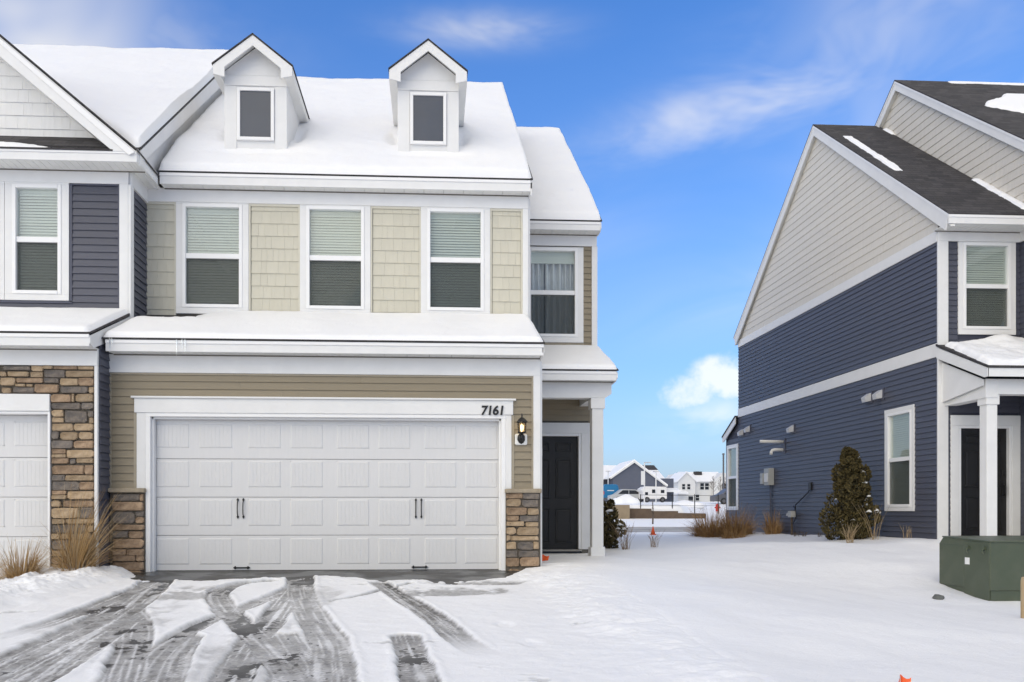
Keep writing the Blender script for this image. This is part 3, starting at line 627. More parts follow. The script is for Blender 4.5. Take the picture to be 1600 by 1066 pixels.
# porch
po = MB().prism([(13.05, 3.10), (YE, 3.10 + .41 * (YE - 13.05)), (YE, 3.05 + .41 * (YE - 13.05)), (13.05, 3.078)], 0, XR + .01, 2.995).build('porch_roof', 'shingle', A_)
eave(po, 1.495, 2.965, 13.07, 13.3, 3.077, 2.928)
MB().prism([(13.07, 3.06), (YE, 3.04 + .41 * (YE - 13.07)), (YE, 2.9), (13.2, 2.928), (13.07, 2.97)], 0, 2.963, 2.985).build('rake_board', 'trim', po)
MB().prism([(XR + .003, 2.93), (2.935, 2.93), (2.935, 2.745), (2.83, 2.675), (XR + .003, 2.675)], 1, 13.3, 13.50).build('porch_beam', 'trim', A_, .004)
MB().box(2.62, 2.80, 13.503, YE - .02, 2.69, 2.925).build('side_beam', 'trim', A_, .004)
MB().box(XR + .01, 2.615, 13.505, YE - .02, 2.90, 2.915).build('porch_ceiling', 'soffit', A_)
porch_column(A_, 2.612, 2.80, 13.3, .02, 2.672)
MB().box(XR, XR + .062, 11.52, 11.60, 1.60, 1.72).build('doorbell_box', 'white_plastic', A_, .008)
# number
for i, ch in enumerate('7161'):
    cu = bpy.data.curves.new('digit', 'FONT'); cu.body = ch; cu.size = .175; cu.extrude = .006; cu.bevel_depth = .0035; cu.offset = .0012; cu.shear = .12; cu.space_character = 1
    tmp = bpy.data.objects.new('digit', cu); me = bpy.data.meshes.new_from_object(tmp); bpy.data.objects.remove(tmp); bpy.data.curves.remove(cu)
    me.transform(Matrix.Rotation(R(90), 4, 'X')); me.materials.clear()
    x0 = min(v.co.x for v in me.vertices); put('house_number_digit', me, 'black_metal', A_, ((.672, .772, .828, .934)[i] - x0, YG - .056, 2.150), 0)

# wall lantern
def lantern():
    x, y, z = 1.222, YG - .02, 1.735; t = thing('wall_lantern', 'lit black coach lantern on a white block beside the garage door', 'lantern', (x, y, z))
    MB().box(x - .085, x + .085, y - .035, y + .0, z, z + .155).build('mounting_block', 'white_plastic', t, .015)
    mb = MB(); mb.lathe([(.0, 0), (.035, .02), (.055, .06), (.05, .11), (.03, .14)], 0, 0, 12)
    o = MB(); vs = [(x + a, y - .04 - b * .5 if b < 0 else y - .04, z + .012 + c) for a, b, c in mb.v]; o.add([(x + a, y - .036 - max(0, -b) * .6, z + .012 + c) for a, b, c in mb.v], mb.f); o.build('backplate', 'black_metal', t, smooth=True)
    ly = y - .13
    MB().tube([(x, y - .05, z + .06), (x, y - .10, z + .05), (x, ly, z + .09), (x, ly, z + .16)], .011, 8).build('arm', 'black_metal', t)
    MB().lathe([(.02, z + .145), (.062, z + .155), (.066, z + .165), (.05, z + .172)], x, ly, 6, R(30)).build('base_ring', 'black_metal', t)
    mb = MB()
    for k in range(6):
        a = R(30 + 60 * k); b0, b1 = .052, .062; mb.tube([(x + b0 * math.cos(a), ly + b0 * math.sin(a), z + .165), (x + b1 * math.cos(a), ly + b1 * math.sin(a), z + .30)], .005, 5)
    mb.lathe([(.056, z + .292), (.066, z + .296), (.066, z + .306), (.056, z + .31)], x, ly, 6, R(30)); mb.build('cage', 'black_metal', t)
    MB().lathe([(.050, z + .168), (.059, z + .30)], x, ly, 6, R(30)).build('glass', 'lamp_glass', t)
    MB().lathe([(.012, z + .17), (.016, z + .20), (.021, z + .235), (.018, z + .262), (.006, z + .28)], x, ly, 10).build('bulb', 'bulb', t, smooth=True)
    MB().lathe([(.085, z + .302), (.083, z + .312), (.05, z + .345), (.03, z + .362), (.012, z + .37), (.008, z + .385), (.012, z + .392), (.004, z + .425)], x, ly, 6, R(30)).build('cap', 'black_metal', t)
lantern()

# ================================================================ the blue and stone townhouse at the left
B_ = thing('townhouse', 'dark blue townhouse with stone garage front, attached at the left edge', 'townhouse', (-7, 10.95, 0), 'townhouses around the snowy yard')
YL, YLU = 10.95, 12.02
f = FR('-y', YL)
w = wall(B_, 'garage_wall', f, -10.6, XL, -.3, 3.0, [(-9.80, -4.985, -.1, 2.12)], 'mortar', .3)
stones(w, f, SL, 0)
rs = random.Random(5); z = 2.36
while z < 2.70:
    h = min(rs.uniform(.07, .12), 2.715 - z); x = -5.60
    while x > -10.4:
        l = rs.uniform(.14, .40); stone(w, f, x - l, x - .006, z, z + h - .008, 'stone_' + rs.choice('ttbg'), int(x * 1000) + int(z * 7)); x -= l
    z += h
MB(f).box(-4.392, XL, -.044, 0, -.2, 2.715).build('corner_board', 'trim', w, .004)
MB(f).box(-10.6, XL, -.048, 0, 2.715, 2.945).build('frieze_board', 'trim', w, .004)
g = MB(f).box(-9.86, -4.955, -.055, 0, 2.12, 2.34).build('garage_trim', 'trim', B_, .004)
MB(f).box(-4.985, -4.955, -.04, .28, -.05, 2.119).box(-9.83, -9.80, -.04, .28, -.05, 2.119).box(-9.80, -4.985, -.03, .25, 2.085, 2.119).build('jamb', 'vinyl_white', g, .004)
garage_door(B_, f, -9.80, -4.985, .0, 2.085)
f2 = FR('+x', XL); ws = wall(B_, 'return_wall', f2, YL, YLU, -.3, 3.15, [], 'sheath_blue'); siding(ws, f2, YL + .0, YG + .02, -.06, 3.08, 'blue')
w = wall(B_, 'upper_return_wall', f2, YLU, YU + .1, 3.2, 5.75, [], 'sheath_blue'); siding(w, f2, YLU + .09, YU, 3.42, 5.50, 'blue')
MB(f2).box(YLU, YU, -.04, 0, 5.50, 5.735).box(YLU - .04, YLU + .085, -.038, 0, 3.4, 5.50).each('frieze_board', 'trim', w, .003)
f = FR('-y', YLU)
w = wall(B_, 'upper_wall', f, -10.6, XL, 3.2, 6.0, [(-5.965, -5.285, 3.915, 5.475), (-6.86, -6.18, 3.915, 5.475)], 'sheath_blue')
siding(w, f, -10.5, -4.475, 3.60, 5.48, 'blue', [(-7.0, -5.17, 3.81, 5.6)])
MB(f).box(-5.172, -5.140, -.028, 0, 3.81, 5.505).box(-4.50, -4.474, -.028, 0, 3.6, 5.505).box(-5.140, -4.50, -.026, 0, 5.482, 5.505).box(-6.98, -5.140, -.028, 0, 3.79, 3.822).each('trim_channel', 'blue_trim', w)
MB(f).box(-10.6, XL, -.042, 0, 5.505, 5.735).build('frieze_board', 'trim', w, .004)
MB(f).box(-4.474, XL, -.044, 0, 3.5, 5.504).build('corner_board', 'trim', w, .004)
window(B_, f, -5.965, -5.285, 3.915, 5.475, (.105, .105, .03, .09)); window(B_, f, -6.86, -6.18, 3.915, 5.475, (.105, .105, .03, .09))
pr = MB().prism([(10.62, 3.09), (YLU, 3.09 + .415 * (YLU - 10.62)), (YLU, 3.05 + .415 * (YLU - 10.62)), (10.62, 3.068)], 0, -10.7, -4.325).build('pent_roof', 'shingle', B_)
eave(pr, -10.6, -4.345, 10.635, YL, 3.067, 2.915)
MB().prism([(10.635, 3.05), (YLU - .01, 3.04 + .415 * (YLU - 10.635)), (YLU - .01, 2.80 + .415 * (YLU - 10.635)), (10.75, 2.915), (10.635, 2.95)], 0, -4.347, -4.33).build('rake_board', 'trim', pr, .003)
# upper roofs: a main roof with its ridge along the street and a front gable
rb = gable_roof(B_, 'roof', -10.9, -4.075, 11.68, 17.1, 22.5, 5.90, PITCH, .022)
MB().prism([(11.70, 5.86), (17.1, 5.86 + PITCH * 5.4), (17.1, 5.56 + PITCH * 5.4), (11.70, 5.66)], 0, -4.105, -4.085).build('rake_board', 'trim', rb, .003)
MB().prism([(11.95, 5.7), (11.95, 6.0), (17.1, 10.0), (17.1, 5.7)], 0, -4.2, -4.16).build('party_wall', 'trim', rb)
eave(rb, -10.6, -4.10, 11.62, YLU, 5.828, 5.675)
MB().box(-4.118, -4.096, 11.645, 12.50, 5.70, 5.87).build('side_fascia', 'trim', rb, .003)
MB().box(-4.345, -4.12, YLU - .0, YU - .02, 5.715, 5.73).build('side_soffit', 'soffit', rb)
xr, zr, zE = -7.35, 5.845 + .835 * 3.25, 5.845; gb = .835
go = MB().prism([(-4.075, zE - .01), (xr, zr), (-10.6, zE), (-10.6, zE - .025), (xr, zr - .03), (-4.075, zE - .035)], 1, 11.58, 15.0).build('gable_roof', 'shingle', B_)
mb = MB()
for s in (1, -1):
    P = [(3.25, 0), (0, 3.25 * gb), (0, 3.25 * gb - .27), (2.93, 0 - .005)] 
    mb.prism([(xr + s * a, zE - .032 + b) for a, b in P], 1, 11.60, 11.62)
mb.each('rake_board', 'trim', go, .003)
mb = MB()
for s in (1, -1):
    mb.prism([(xr + s * a, zE - .037 + b) for a, b in ((3.23, -.01), (0, 3.25 * gb - .02), (0, 3.25 * gb - .06), (3.15, -.05))], 1, 11.585, 11.598)
mb.each('drip_edge', 'vinyl_white', go)
mb = MB(); mb.prism([(xr - 3.2, zE - .25), (xr + 3.0, zE - .25), (xr, zE - .25 + 3.1 * gb)], 1, 12.05, 12.1); gw = mb.build('gable_wall', 'sheathing', B_)
for s in (1, -1): MB().prism([(xr + s * 3.1, zE - .12), (xr, zE + 3.1 * gb - .12), (xr, zE + 3.1 * gb - .16), (xr + s * 3.1, zE - .16)], 1, 11.622, 12.05).build('rake_soffit', 'soffit', go)
shakes(gw, FR('-y', 12.05), -10, -4.5, 6.10, 8.3, 'white_shake', .187, False, lambda z: (xr - 3.15 + (z - zE + .15) / gb, xr + 3.15 - (z - zE + .15) / gb))
MB().prism([(11.60, 5.835), (12.05, 6.06), (12.05, 6.035), (11.60, 5.81)], 0, -10.5, -4.42).build('gable_pent_roof', 'shingle', B_)
MB().prism([(xr + 3.0, zE + .03), (xr, zE + 3.03 * gb), (xr, zE + 2.9 * gb), (xr + 2.86, zE + .03)], 1, 12.015, 12.03).build('gable_trim', 'trim', gw)
MB().box(-10.6, -10.5, 12.0, 22.2, -.2, 6).build('end_wall', 'blue', B_)

# snow on these roofs
cs = 1 / math.hypot(1, PITCH); sl = (0, cs, PITCH * cs)
def depth(u, v, Lu, Lv, T, seed, rl=.08, rr=.08, rb_=.10, rt=.25, amp=.28):
    e = rnd_edge(u + .02 * fbm(v * 2, v * 0, seed), rl) * rnd_edge(Lu - u + .02 * fbm(v * 2, v * 0 + 3, seed + 1), rr) * rnd_edge(v - .012 + .012 * fbm(u * 3, u * 0, seed + 2), rb_) * rnd_edge(Lv - v, rt)
    return e * T * (1 + amp * fbm(u * .9, v * .9, seed + 3) + .08 * fbm(u * 4, v * 4, seed + 5)) * (.75 + .25 * sstep(0, 1.2, v))
Lm = 4.99 / cs
def main_snow(u, v):
    t = depth(u, v, 5.63, Lm, .16, 11, .02, .07, .12, .02)
    X = -4.09 + u; Y = 12.46 + v * cs
    for cx in (-2.772, -.066):
        for s in (-1, 1):      # melted out round the dormer cheeks
            t = t - .13 * np.exp(-(((X - cx - s * .56) / .10) ** 2 + ((Y - 13.75) / .28) ** 2)) * (1 + .6 * fbm(X * 9, Y * 9, 5))
        t = t - .05 * np.exp(-(((X - cx) / .55) ** 2 + ((Y - 12.98) / .09) ** 2))
    return t
snow_sheet('roof_snow', 'smooth snow blanket on the main roof around the two dormers', (-4.09, 12.46, 5.905), ((1, 0, 0), 5.615), (sl, Lm), 140, 150, main_snow)
ca = .09 
rp = [(17.38, 9.90), (17.45, 9.98), (17.7, 9.78)]
snow_sheet('roof_snow', 'snow on the lower entry roof right of the main roof', (1.5, 14.19, 5.905), ((1, 0, 0), 1.455), (sl, 4.56 / cs), 40, 120, lambda u, v: depth(u, v, 1.455, 4.56 / cs, .16, 31, .01, .07, .12, .02))
def bsnow(u, v):
    X = -10.8 + u; Y = 11.68 + v * cs; z = 5.9 + PITCH * (Y - 11.68)
    t = depth(u, v, 6.745, 5.42 / cs, .15, 41, .05, .02, .1, .02)
    over = z - (zE + gb * (-4.1 - X) * 1.0)
    return np.where((X > xr) & (over < .0), -.02, t * rnd_edge(np.where(X > xr, over, 1), .12))
snow_sheet('roof_snow', 'snow on the roof between the left gable and the white parapet strip', (-10.8, 11.68, 5.90), ((1, 0, 0), 6.724), (sl, 5.42 / cs), 300, 130, bsnow)
c4 = 1 / math.hypot(1, .41); s4 = (0, c4, .41 * c4)
def pentsnow(u, v):
    t = depth(u, v, 5.83, 1.74 / c4, .085, 51, .10, .09, .07, .03, .3)
    m = .10 * sstep(1.3, .2, u) * sstep(1.10, 1.55, v + .18 * fbm(u * 3, v * 3, 52) + .05 * fbm(u * 12, v * 12, 53))
    return t - m * 1.6
snow_sheet('roof_snow', 'snow on the pent roof above the double garage door', (XL + .03, 10.985, 3.10), ((1, 0, 0), 5.83), (s4, 1.74 / c4), 170, 60, pentsnow)
snow_sheet('roof_snow', 'snow on the small porch roof over the dark front door', (XR + .02, 13.055, 3.10), ((1, 0, 0), 1.475), (s4, 1.46 / c4), 50, 50, lambda u, v: depth(u, v, 1.475, 1.46 / c4, .09, 61, .01, .08, .07, .04, .3))
snow_sheet('roof_snow', 'snow on the pent roof above the stone garage front', (-10.6, 10.625, 3.09), ((1, 0, 0), 6.265), (s4, 1.39 / c4), 150, 50, lambda u, v: depth(u, v, 6.265, 1.39 / c4, .085, 71, .1, .09, .07, .04, .3))
snow_sheet('roof_snow', 'thin snow streak on the narrow ledge below the left gable', (-10.4, 11.615, 5.845), ((1, 0, 0), 5.6), ((0, .894, .447), .46), 160, 16, lambda u, v: .05 * sstep(5.35, 4.6, u + .35 * fbm(u * 2, v * 6, 81)) * rnd_edge(v, .05) * rnd_edge(.46 - v, .05) * (1 + .5 * fbm(u * 4, v * 8, 82)) - .006)

# icicles on the pent roof
pr = next(o for o in A_.children if o.name.startswith('pent_roof'))
for x, l in ((-4.22, .20), (-4.19, .12), (-3.36, .24), (-3.29, .15), (-3.25, .20)):
    MB().lathe([(.010, 3.09), (.008, 3.09 - l * .5), (.002, 3.09 - l)], x, 10.972, 6).build('icicle', 'ice', pr)

# ================================================================ the dark blue townhouse at the right (its floors stand .23 m higher)
C_ = thing('townhouse', 'dark blue townhouse with grey shingled gable across the snowy yard', 'townhouse', (11, 14.5, .2), 'townhouses around the snowy yard')
XW, YF, YB = 9.25, 14.515, 24.30
ye, yr, yb, zeC, pC = 14.03, 19.215, 24.42, 6.105, .773
f = FR('-x', XW)                                  # u = -y
tall1 = (-16.165, -15.315, .905, 2.785); tall2 = (-25.17, -24.36, .905, 2.80)
w = wall(C_, 'side_wall', f, -YB, -YF, -.3, 6.0, [tall1], 'sheath_blue')
hl1 = (-16.26, -15.22, .84, 2.85)
siding(w, f, -YB, -YF - .0, .10, 3.65, 'blue', [hl1], .1044); siding(w, f, -YB, -YF, 3.915, 5.755, 'blue', (), .1044)
MB(f).box(-YB, -YF, -.034, 0, 3.648, 3.897).build('belt_board', 'trim', w, .004)
MB(f).box(-YB, -YF, -.036, 0, 5.754, 5.96).build('frieze_board', 'trim', w, .004)
w2 = wall(C_, 'rear_side_wall', f, -25.27, -YB, -.3, 3.2, [tall2], 'sheath_blue')
siding(w2, f, -25.25, -YB, .10, 3.05, 'blue', [(-25.25, -24.27, .84, 2.86)], .1044)
MB(f).prism([(-25.27, 3.02), (-YB, 3.02), (-YB, 3.50)], 1, .004, .05).build('rear_gable_infill', 'blue', w2)
MB(f).box(-25.30, -25.25, -.03, .05, 0, 3.1).build('corner_board', 'blue_trim', w2)
MB().prism([(24.30, 3.70), (25.42, 3.17), (25.42, 3.12), (24.30, 3.65)], 0, 9.12, 17).build('rear_roof', 'shingle', C_)
MB().prism([(24.305, 3.65), (25.40, 3.13), (25.40, 2.98), (25.30, 2.98), (24.305, 3.45)], 0, 9.135, 9.16).build('rear_rake_board', 'trim', C_)
window(C_, f, *tall1, (.085, .085, .085, .085)); window(C_, f, *tall2, (.06, .06, .06, .06))
MB().box(XW, 17, 25.2, 25.3, -.3, 3.1).build('rear_wall', 'blue', C_)
# gable of shingles
ztop = lambda y: zeC + pC * (yr - ye) - pC * abs(y - yr)
gw = MB(f).prism([(-YB, 5.95), (-YF, 5.95), (-YF, ztop(YF) - .1), (-yr, ztop(yr) - .1), (-YB, ztop(YB) - .1)], 1, .004, .05).build('gable_wall', 'sheathing', C_)
def limC(z): d = max(0, (ztop(yr) - .22 - z) / pC); return (-min(yr + d, YB), -max(yr - d, YF))
shakes(gw, f, 0, 0, 5.962, 9.9, 'grey_shake', .172, False, limC, .09, .2)
rc = gable_roof(C_, 'wing_roof', 9.125, 10.75, ye, yr, yb, zeC, pC)
for s, ya, yz in ((0, ye, yr), (1, yr, yb)):
    za, zz = ztop(ya) - .024, ztop(yz) - .024
    MB().prism([(ya + (.02 if not s else 0), za), (yz - (.02 if s else 0), zz), (yz - (.12 if s else 0), zz - .25), (ya + (.12 if not s else 0), za - .25)], 0, 9.14, 9.165).build('rake_board', 'trim', rc, .003)
    MB().prism([(ya, za), (yz, zz), (yz, zz - .05), (ya, za - .05)], 0, 9.128, 9.139).build('drip_edge', 'vinyl_white', rc)
    MB().prism([(ya, za - .19), (yz, zz - .19), (yz, zz - .21), (ya, za - .21)], 0, 9.166, 9.245).build('rake_soffit', 'soffit', rc)
eave(rc, 9.14, 10.9, ye + .015, YF, zeC - .023, 5.925)
# front of the entry bay
f = FR('-y', YF)
w = wall(C_, 'front_wall', f, XW, 10.85, -.3, 6.0, [(9.70, 10.60, 4.155, 5.735), (9.60, 10.64, -.1, 2.40)], 'sheath_blue')
siding(w, f, 9.41, 10.78, 3.85, 5.76, 'blue', [(9.60, 10.71, 4.0, 6)], .1044); siding(w, f, 9.41, 10.80, .12, 3.15, 'blue', [(9.49, 10.76, 0, 2.58)], .1044)
window(C_, f, 9.70, 10.60, 4.155, 5.735, (.095, .095, .018, .10))
MB(f).box(XW - .03, 10.80, -.042, 0, 5.757, 5.96).build('frieze_board', 'trim', w, .004)
MB(f).box(XW - .032, 9.41, -.044, 0, -.2, 5.756).build('corner_board', 'trim', w, .004)
entry_door(C_, f, 9.665, 10.575, .37, 2.335, .93, .155, .24)
# the projecting garage block
XG = 10.80; f = FR('-x', XG); w = wall(C_, 'block_side_wall', f, -YF, -12.75, -.3, 6.0, [], 'sheath_blue'); siding(w, f, -YF, -12.85, .2, 5.76, 'blue', (), .1044)
MB(f).box(-YF, -12.75, -.04, 0, 5.757, 5.96).build('frieze_board', 'trim', w, .004)
MB().box(XG + .01, 17, 12.75, 12.9, -.3, 6.36).build('block_front_wall', 'blue', C_)
yeM, yrM, zeM, pM = 12.42, 18.40, 6.13, .780; ztM = lambda y: zeM + pM * (yrM - yeM) - pM * abs(y - yrM)
gw = MB(f).prism([(-22, 5.95), (-12.8, 5.95), (-12.8, ztM(12.8) - .1), (-yrM, ztM(yrM) - .1), (-22, ztM(22) - .1)], 1, .004, .05).build('block_gable_wall', 'sheathing', C_)
def limM(z): d = max(0, (ztM(yrM) - .22 - z) / pM); return (-min(yrM + d, 22), -max(yrM - d, 12.8))
shakes(gw, f, 0, 0, 6.3, 10.55, 'grey_shake', .172, False, limM, .09, .2)
rm = gable_roof(C_, 'block_roof', 10.67, 17.2, yeM, yrM, 24.4, zeM, pM)
for s, ya, yz in ((0, yeM, yrM), (1, yrM, 24.4)):
    za, zz = ztM(ya) - .024, ztM(yz) - .024
    MB().prism([(ya, za), (yz, zz), (yz, zz - .22), (ya, za - .22)], 0, 10.685, 10.71).build('rake_board', 'trim', rm, .003)
    MB().prism([(ya, za), (yz, zz), (yz, zz - .05), (ya, za - .05)], 0, 10.673, 10.684).build('drip_edge', 'vinyl_white', rm)
    MB().prism([(ya, za - .17), (yz, zz - .17), (yz, zz - .19), (ya, za - .19)], 0, 10.711, 10.795).build('rake_soffit', 'soffit', rm)
eave(rm, 10.70, 17.1, yeM + .015, 12.75, zeM - .024, 5.965)
MB().box(17, 17.1, 12.75, 24.3, -.3, 6.2).build('end_wall', 'blue', C_)
MB().box(XW, 17, 24.2, 24.29, 3.0, 6.1).build('rear_upper_wall', 'blue', C_)
# porch
po = MB().prism([(13.10, 3.24), (YF, 3.24 + .45 * (YF - 13.10)), (YF, 3.20 + .45 * (YF - 13.10)), (13.10, 3.205)], 0, 9.195, XG).build('porch_roof', 'shingle', C_)
MB().box(9.21, XG, 13.12, 13.142, 3.06, 3.204).build('fascia', 'trim', po, .003)
MB().prism([(13.12, 3.20), (YF, 3.19 + .45 * (YF - 13.12)), (YF, 2.99 + .45 * (YF - 13.12)), (13.22, 3.06), (13.12, 3.06)], 0, 9.205, 9.228).build('rake_board', 'trim', po, .003)
MB().prism([(13.36, 3.05), (YF, 3.55), (YF, 2.80), (13.36, 2.95)], 0, 9.29, 9.31).build('gable_panel', 'trim', po)
MB().prism([(13.36, 3.06), (YF - .045, 3.06), (YF - .045, 2.74), (13.36, 2.74)], 0, 9.34, 9.56).build('side_beam', 'trim', C_, .004)
MB().box(9.56, XG, 13.36, 13.56, 2.80, 3.06).build('porch_beam', 'trim', C_, .004)
MB().box(9.56, XG, 13.57, YF - .03, 3.0, 3.02).build('porch_ceiling', 'soffit', C_)
porch_column(C_, 9.385, 9.572, 13.40, .10, 2.80)
MB().box(9.3, XG, 13.25, YF - .01, -.3, .32).build('porch_slab', 'concrete', C_, .01)
# vents and pipes on the side wall
def hood(y, z):
    fr = FR('-x', XW - .016); u = -y; o = MB(fr).box(u - .12, u + .12, -.018, 0, z - .13, z + .13).build('dryer_vent', 'blue_trim', C_, .005)
    MB(fr).add([(u - .085, -.018, z + .09), (u + .085, -.018, z + .09), (u + .085, -.018, z - .08), (u - .085, -.018, z - .08), (u - .075, -.15, z + .0), (u + .075, -.15, z + .0), (u + .075, -.13, z - .10), (u - .075, -.13, z - .10)],
               [(0, 1, 5, 4), (4, 5, 6, 7), (1, 2, 6, 5), (3, 0, 4, 7), (0, 3, 2, 1), (2, 3, 7, 6)]).build('hood', 'hood', o)
for y, z in ((23.95, 3.16), (23.45, 3.21), (20.55, 2.93), (16.85, 3.22), (16.42, 3.225)): hood(y, z)
p = MB(FR('-x', XW - .016)).box(-21.22, -20.98, -.02, 0, 2.33, 2.73).build('flue_plate', 'blue_trim', C_, .005)
MB().tube([(9.23, 21.1, 2.64), (8.83, 21.1, 2.645), (8.60, 21.1, 2.65)], .042, 12).build('flue_pipe', 'pvc', p, smooth=True)
MB().tube([(9.23, 21.1, 2.43), (8.99, 21.1, 2.43), (8.93, 21.1, 2.415), (8.905, 21.1, 2.37), (8.90, 21.1, 2.30)], .042, 12).build('flue_elbow', 'pvc', p, smooth=True)
for b in C_.children: pass
# snow left on these roofs
def strip(u, v): return .05 * rnd_edge(.09 + .03 * fbm(v * 4, v * 0, 5) - np.abs(u - .13 - .015 * v), .05) * sstep(.9, 1.3, v) * sstep(3.9, 3.6, v) * (1 + .2 * fbm(u * 20, v * 8, 9)) - .006
cC = 1 / math.hypot(1, pC); sC = (0, cC, pC * cC)
snow_sheet('roof_snow', 'narrow snow strip along the rake of the lower right roof', (9.30, ye + .9 * 0 + 1.3, zeC + pC * 1.3), ((1, 0, 0), .5), (sC, 4.6), 30, 220, strip)
def patch(u, v):
    return .07 * rnd_edge(u - .25 - .9 * np.abs(v - 1.1) - .18 * fbm(u * 2, v * 3, 15) - .07 * fbm(u * 11, v * 11, 16), .08) * rnd_edge(3.2 - u, .1) * rnd_edge(v - .1, .08) * rnd_edge(2.3 - v, .08) - .004
snow_sheet('roof_snow', 'snow patch on the dark shingles of the tall right roof', (11.15, yeM + 3.05, zeM + pM * 3.05), ((1, 0, 0), 3.4), (sC, 2.4), 100, 80, patch)
snow_sheet('roof_snow', 'thin snow line along the ridge of the tall right roof', (11.9, yrM - .45, ztM(yrM - .45)), ((1, 0, 0), 3), (sC, .55), 90, 20, lambda u, v: .03 * rnd_edge(v - .36 - .06 * fbm(u * 3, v * 4, 4), .05) * rnd_edge(u, .2) * rnd_edge(.55 - v, .05) - .003)
snow_sheet('roof_snow', 'broken snow line where the right roofs meet', (10.55, ye + .05, zeC + pC * .05), ((1, 0, 0), .24), (sC, 6.2), 14, 300, lambda u, v: .06 * rnd_edge(u - .12 - .06 * fbm(v * 6, u * 3, 6), .05) * sstep(.1, .25, fbm(v * 1.1, v * 0, 28) + .45 * sstep(1.5, .8, v)) * sstep(2.2, 1.9, v) + .05 * rnd_edge(u - .14, .05) * sstep(5.6, 5.8, v) * sstep(6.2, 6.05, v) - .004)
c5 = 1 / math.hypot(1, .45); s5 = (0, c5, .45 * c5)
snow_sheet('roof_snow', 'lumpy snow on the porch roof below the right upper window', (9.21, 13.105, 3.24), ((1, 0, 0), 1.58), (s5, 1.40 / c5), 70, 60, lambda u, v: rnd_edge(u - .02 - .05 * v - .03 * fbm(v * 7, v * 0, 3), .10) * rnd_edge(v - .01, .08) * rnd_edge(1.53 - v - .12 * sstep(.7, 0, u), .06) * (.10 + .05 * fbm(u * 3, v * 3, 7) + .11 * np.exp(-((u - 1.2) / .35) ** 2) * sstep(.5, 1.4, v)))

# ================================================================ ground
def prof(pts, y): return np.interp(y, [p[0] for p in pts], [p[1] for p in pts])
PL = [(-30, -1.6), (0, -.448), (11.2, 0), (13, .03), (15, .04), (20, .02), (26, .0), (34, -.15), (47, -.15), (58, .12), (60, .17), (105, .9), (140, 1.05), (600, 6), (1500, 16)]
PR_ = [(-30, -1.7), (0, -.66), (5, -.52), (9.9, -.42), (11, -.33), (12.3, -.08), (14.3, .13), (17, .10), (21, .03), (26, .0), (34, -.15), (47, -.15), (58, .12), (60, .17), (105, .9), (140, 1.05), (600, 6), (1500, 16)]
def terrain(x, y):
    k = sstep(1.8, 6.8, x); z = prof(PL, y) * (1 - k) + prof(PR_, y) * k
    z = z + .12 * sstep(7.6, 9.2, x) * sstep(13.6, 14.6, y) * sstep(26.5, 24.5, y)
    lr = np.clip((x - 18.5) * 4, .25, 25); z = z + 1.0 * sstep(60.15, 60.15 + lr, y) * sstep(105 + 60, 100, y * 0 + 60)
    return z
def lawn_h(x, y):
    """snow surface away from the driveway"""
    near = sstep(60, 25, y)
    roadgap = sstep(33.6, 34.6, y) * sstep(47.6, 46.6, y)
    h = .075 + .085 * fbm(x * .35, y * .35, 101) * near + .028 * fbm(x * 1.1, y * 1.1, 102) * near + .008 * fbm(x * 5, y * 5, 103) * sstep(25, 12, y)
    return h * (1 - roadgap) - .05 * roadgap
DX0, DX1, DY1 = -4.95, 2.25, 11.42
def inside(x, y): return sstep(DX0 + .25, DX0 + .6, x) * sstep(DX1 - .25, DX1 - .6, x) * sstep(DY1 - .0, DY1 - .01, y) * sstep(-2.0, -1.4, y)
def grid_obj(name, xs, ys, zf, m, attr=None):
    X, Y = np.meshgrid(xs, ys); Z = zf(X, Y); n, k = X.shape
    idx = np.arange(n * k).reshape(n, k); F = np.stack([idx[:-1, :-1], idx[:-1, 1:], idx[1:, 1:], idx[1:, :-1]], -1).reshape(-1, 4)
    me = bpy.data.meshes.new(name); me.vertices.add(n * k); me.vertices.foreach_set('co', np.stack([X, Y, Z], -1).astype(np.float32).ravel())
    me.loops.add(F.size); me.loops.foreach_set('vertex_index', F.ravel().astype(np.int32)); me.polygons.add(len(F))
    me.polygons.foreach_set('loop_start', np.arange(0, F.size, 4, dtype=np.int32)); me.polygons.foreach_set('loop_total', np.full(len(F), 4, dtype=np.int32))
    me.update(); me.validate(); me.polygons.foreach_set('use_smooth', [True] * len(F))
    if attr is not None:
        a = me.attributes.new('slush', 'FLOAT', 'POINT'); a.data.foreach_set('value', attr(X, Y).astype(np.float32).ravel())
    return put(name, me, m)
xs = np.unique(np.round(np.concatenate([np.linspace(-900, -40, 25), np.linspace(-40, -8, 33), np.arange(-8, 12.01, .1), np.linspace(12, 60, 97), np.linspace(60, 900, 30)]), 3))
ys = np.unique(np.round(np.concatenate([np.linspace(-30, 0, 16), np.arange(0, 27, .1), np.arange(27, 58, .4), np.arange(58, 64, .1), np.linspace(64, 150, 80), np.linspace(150, 1500, 40)]), 3))
g = grid_obj('snowy_ground', xs, ys, lambda x, y: terrain(x, y) + lawn_h(x, y) * (1 - inside(x, y)) - .20 * inside(x, y), 'snow'); tag(g, kind='structure')
dx = np.array([-4.6, 1.65]); dy = np.array([-3., 0, 11.2, 11.46])
tag(grid_obj('driveway', dx, dy, lambda x, y: prof(PL, y) + .002, 'asphalt'), kind='structure')
tag(grid_obj('far_road', np.linspace(-200, 200, 80), np.linspace(33, 48, 12), lambda x, y: terrain(x, y) + .02, 'road'), kind='structure')

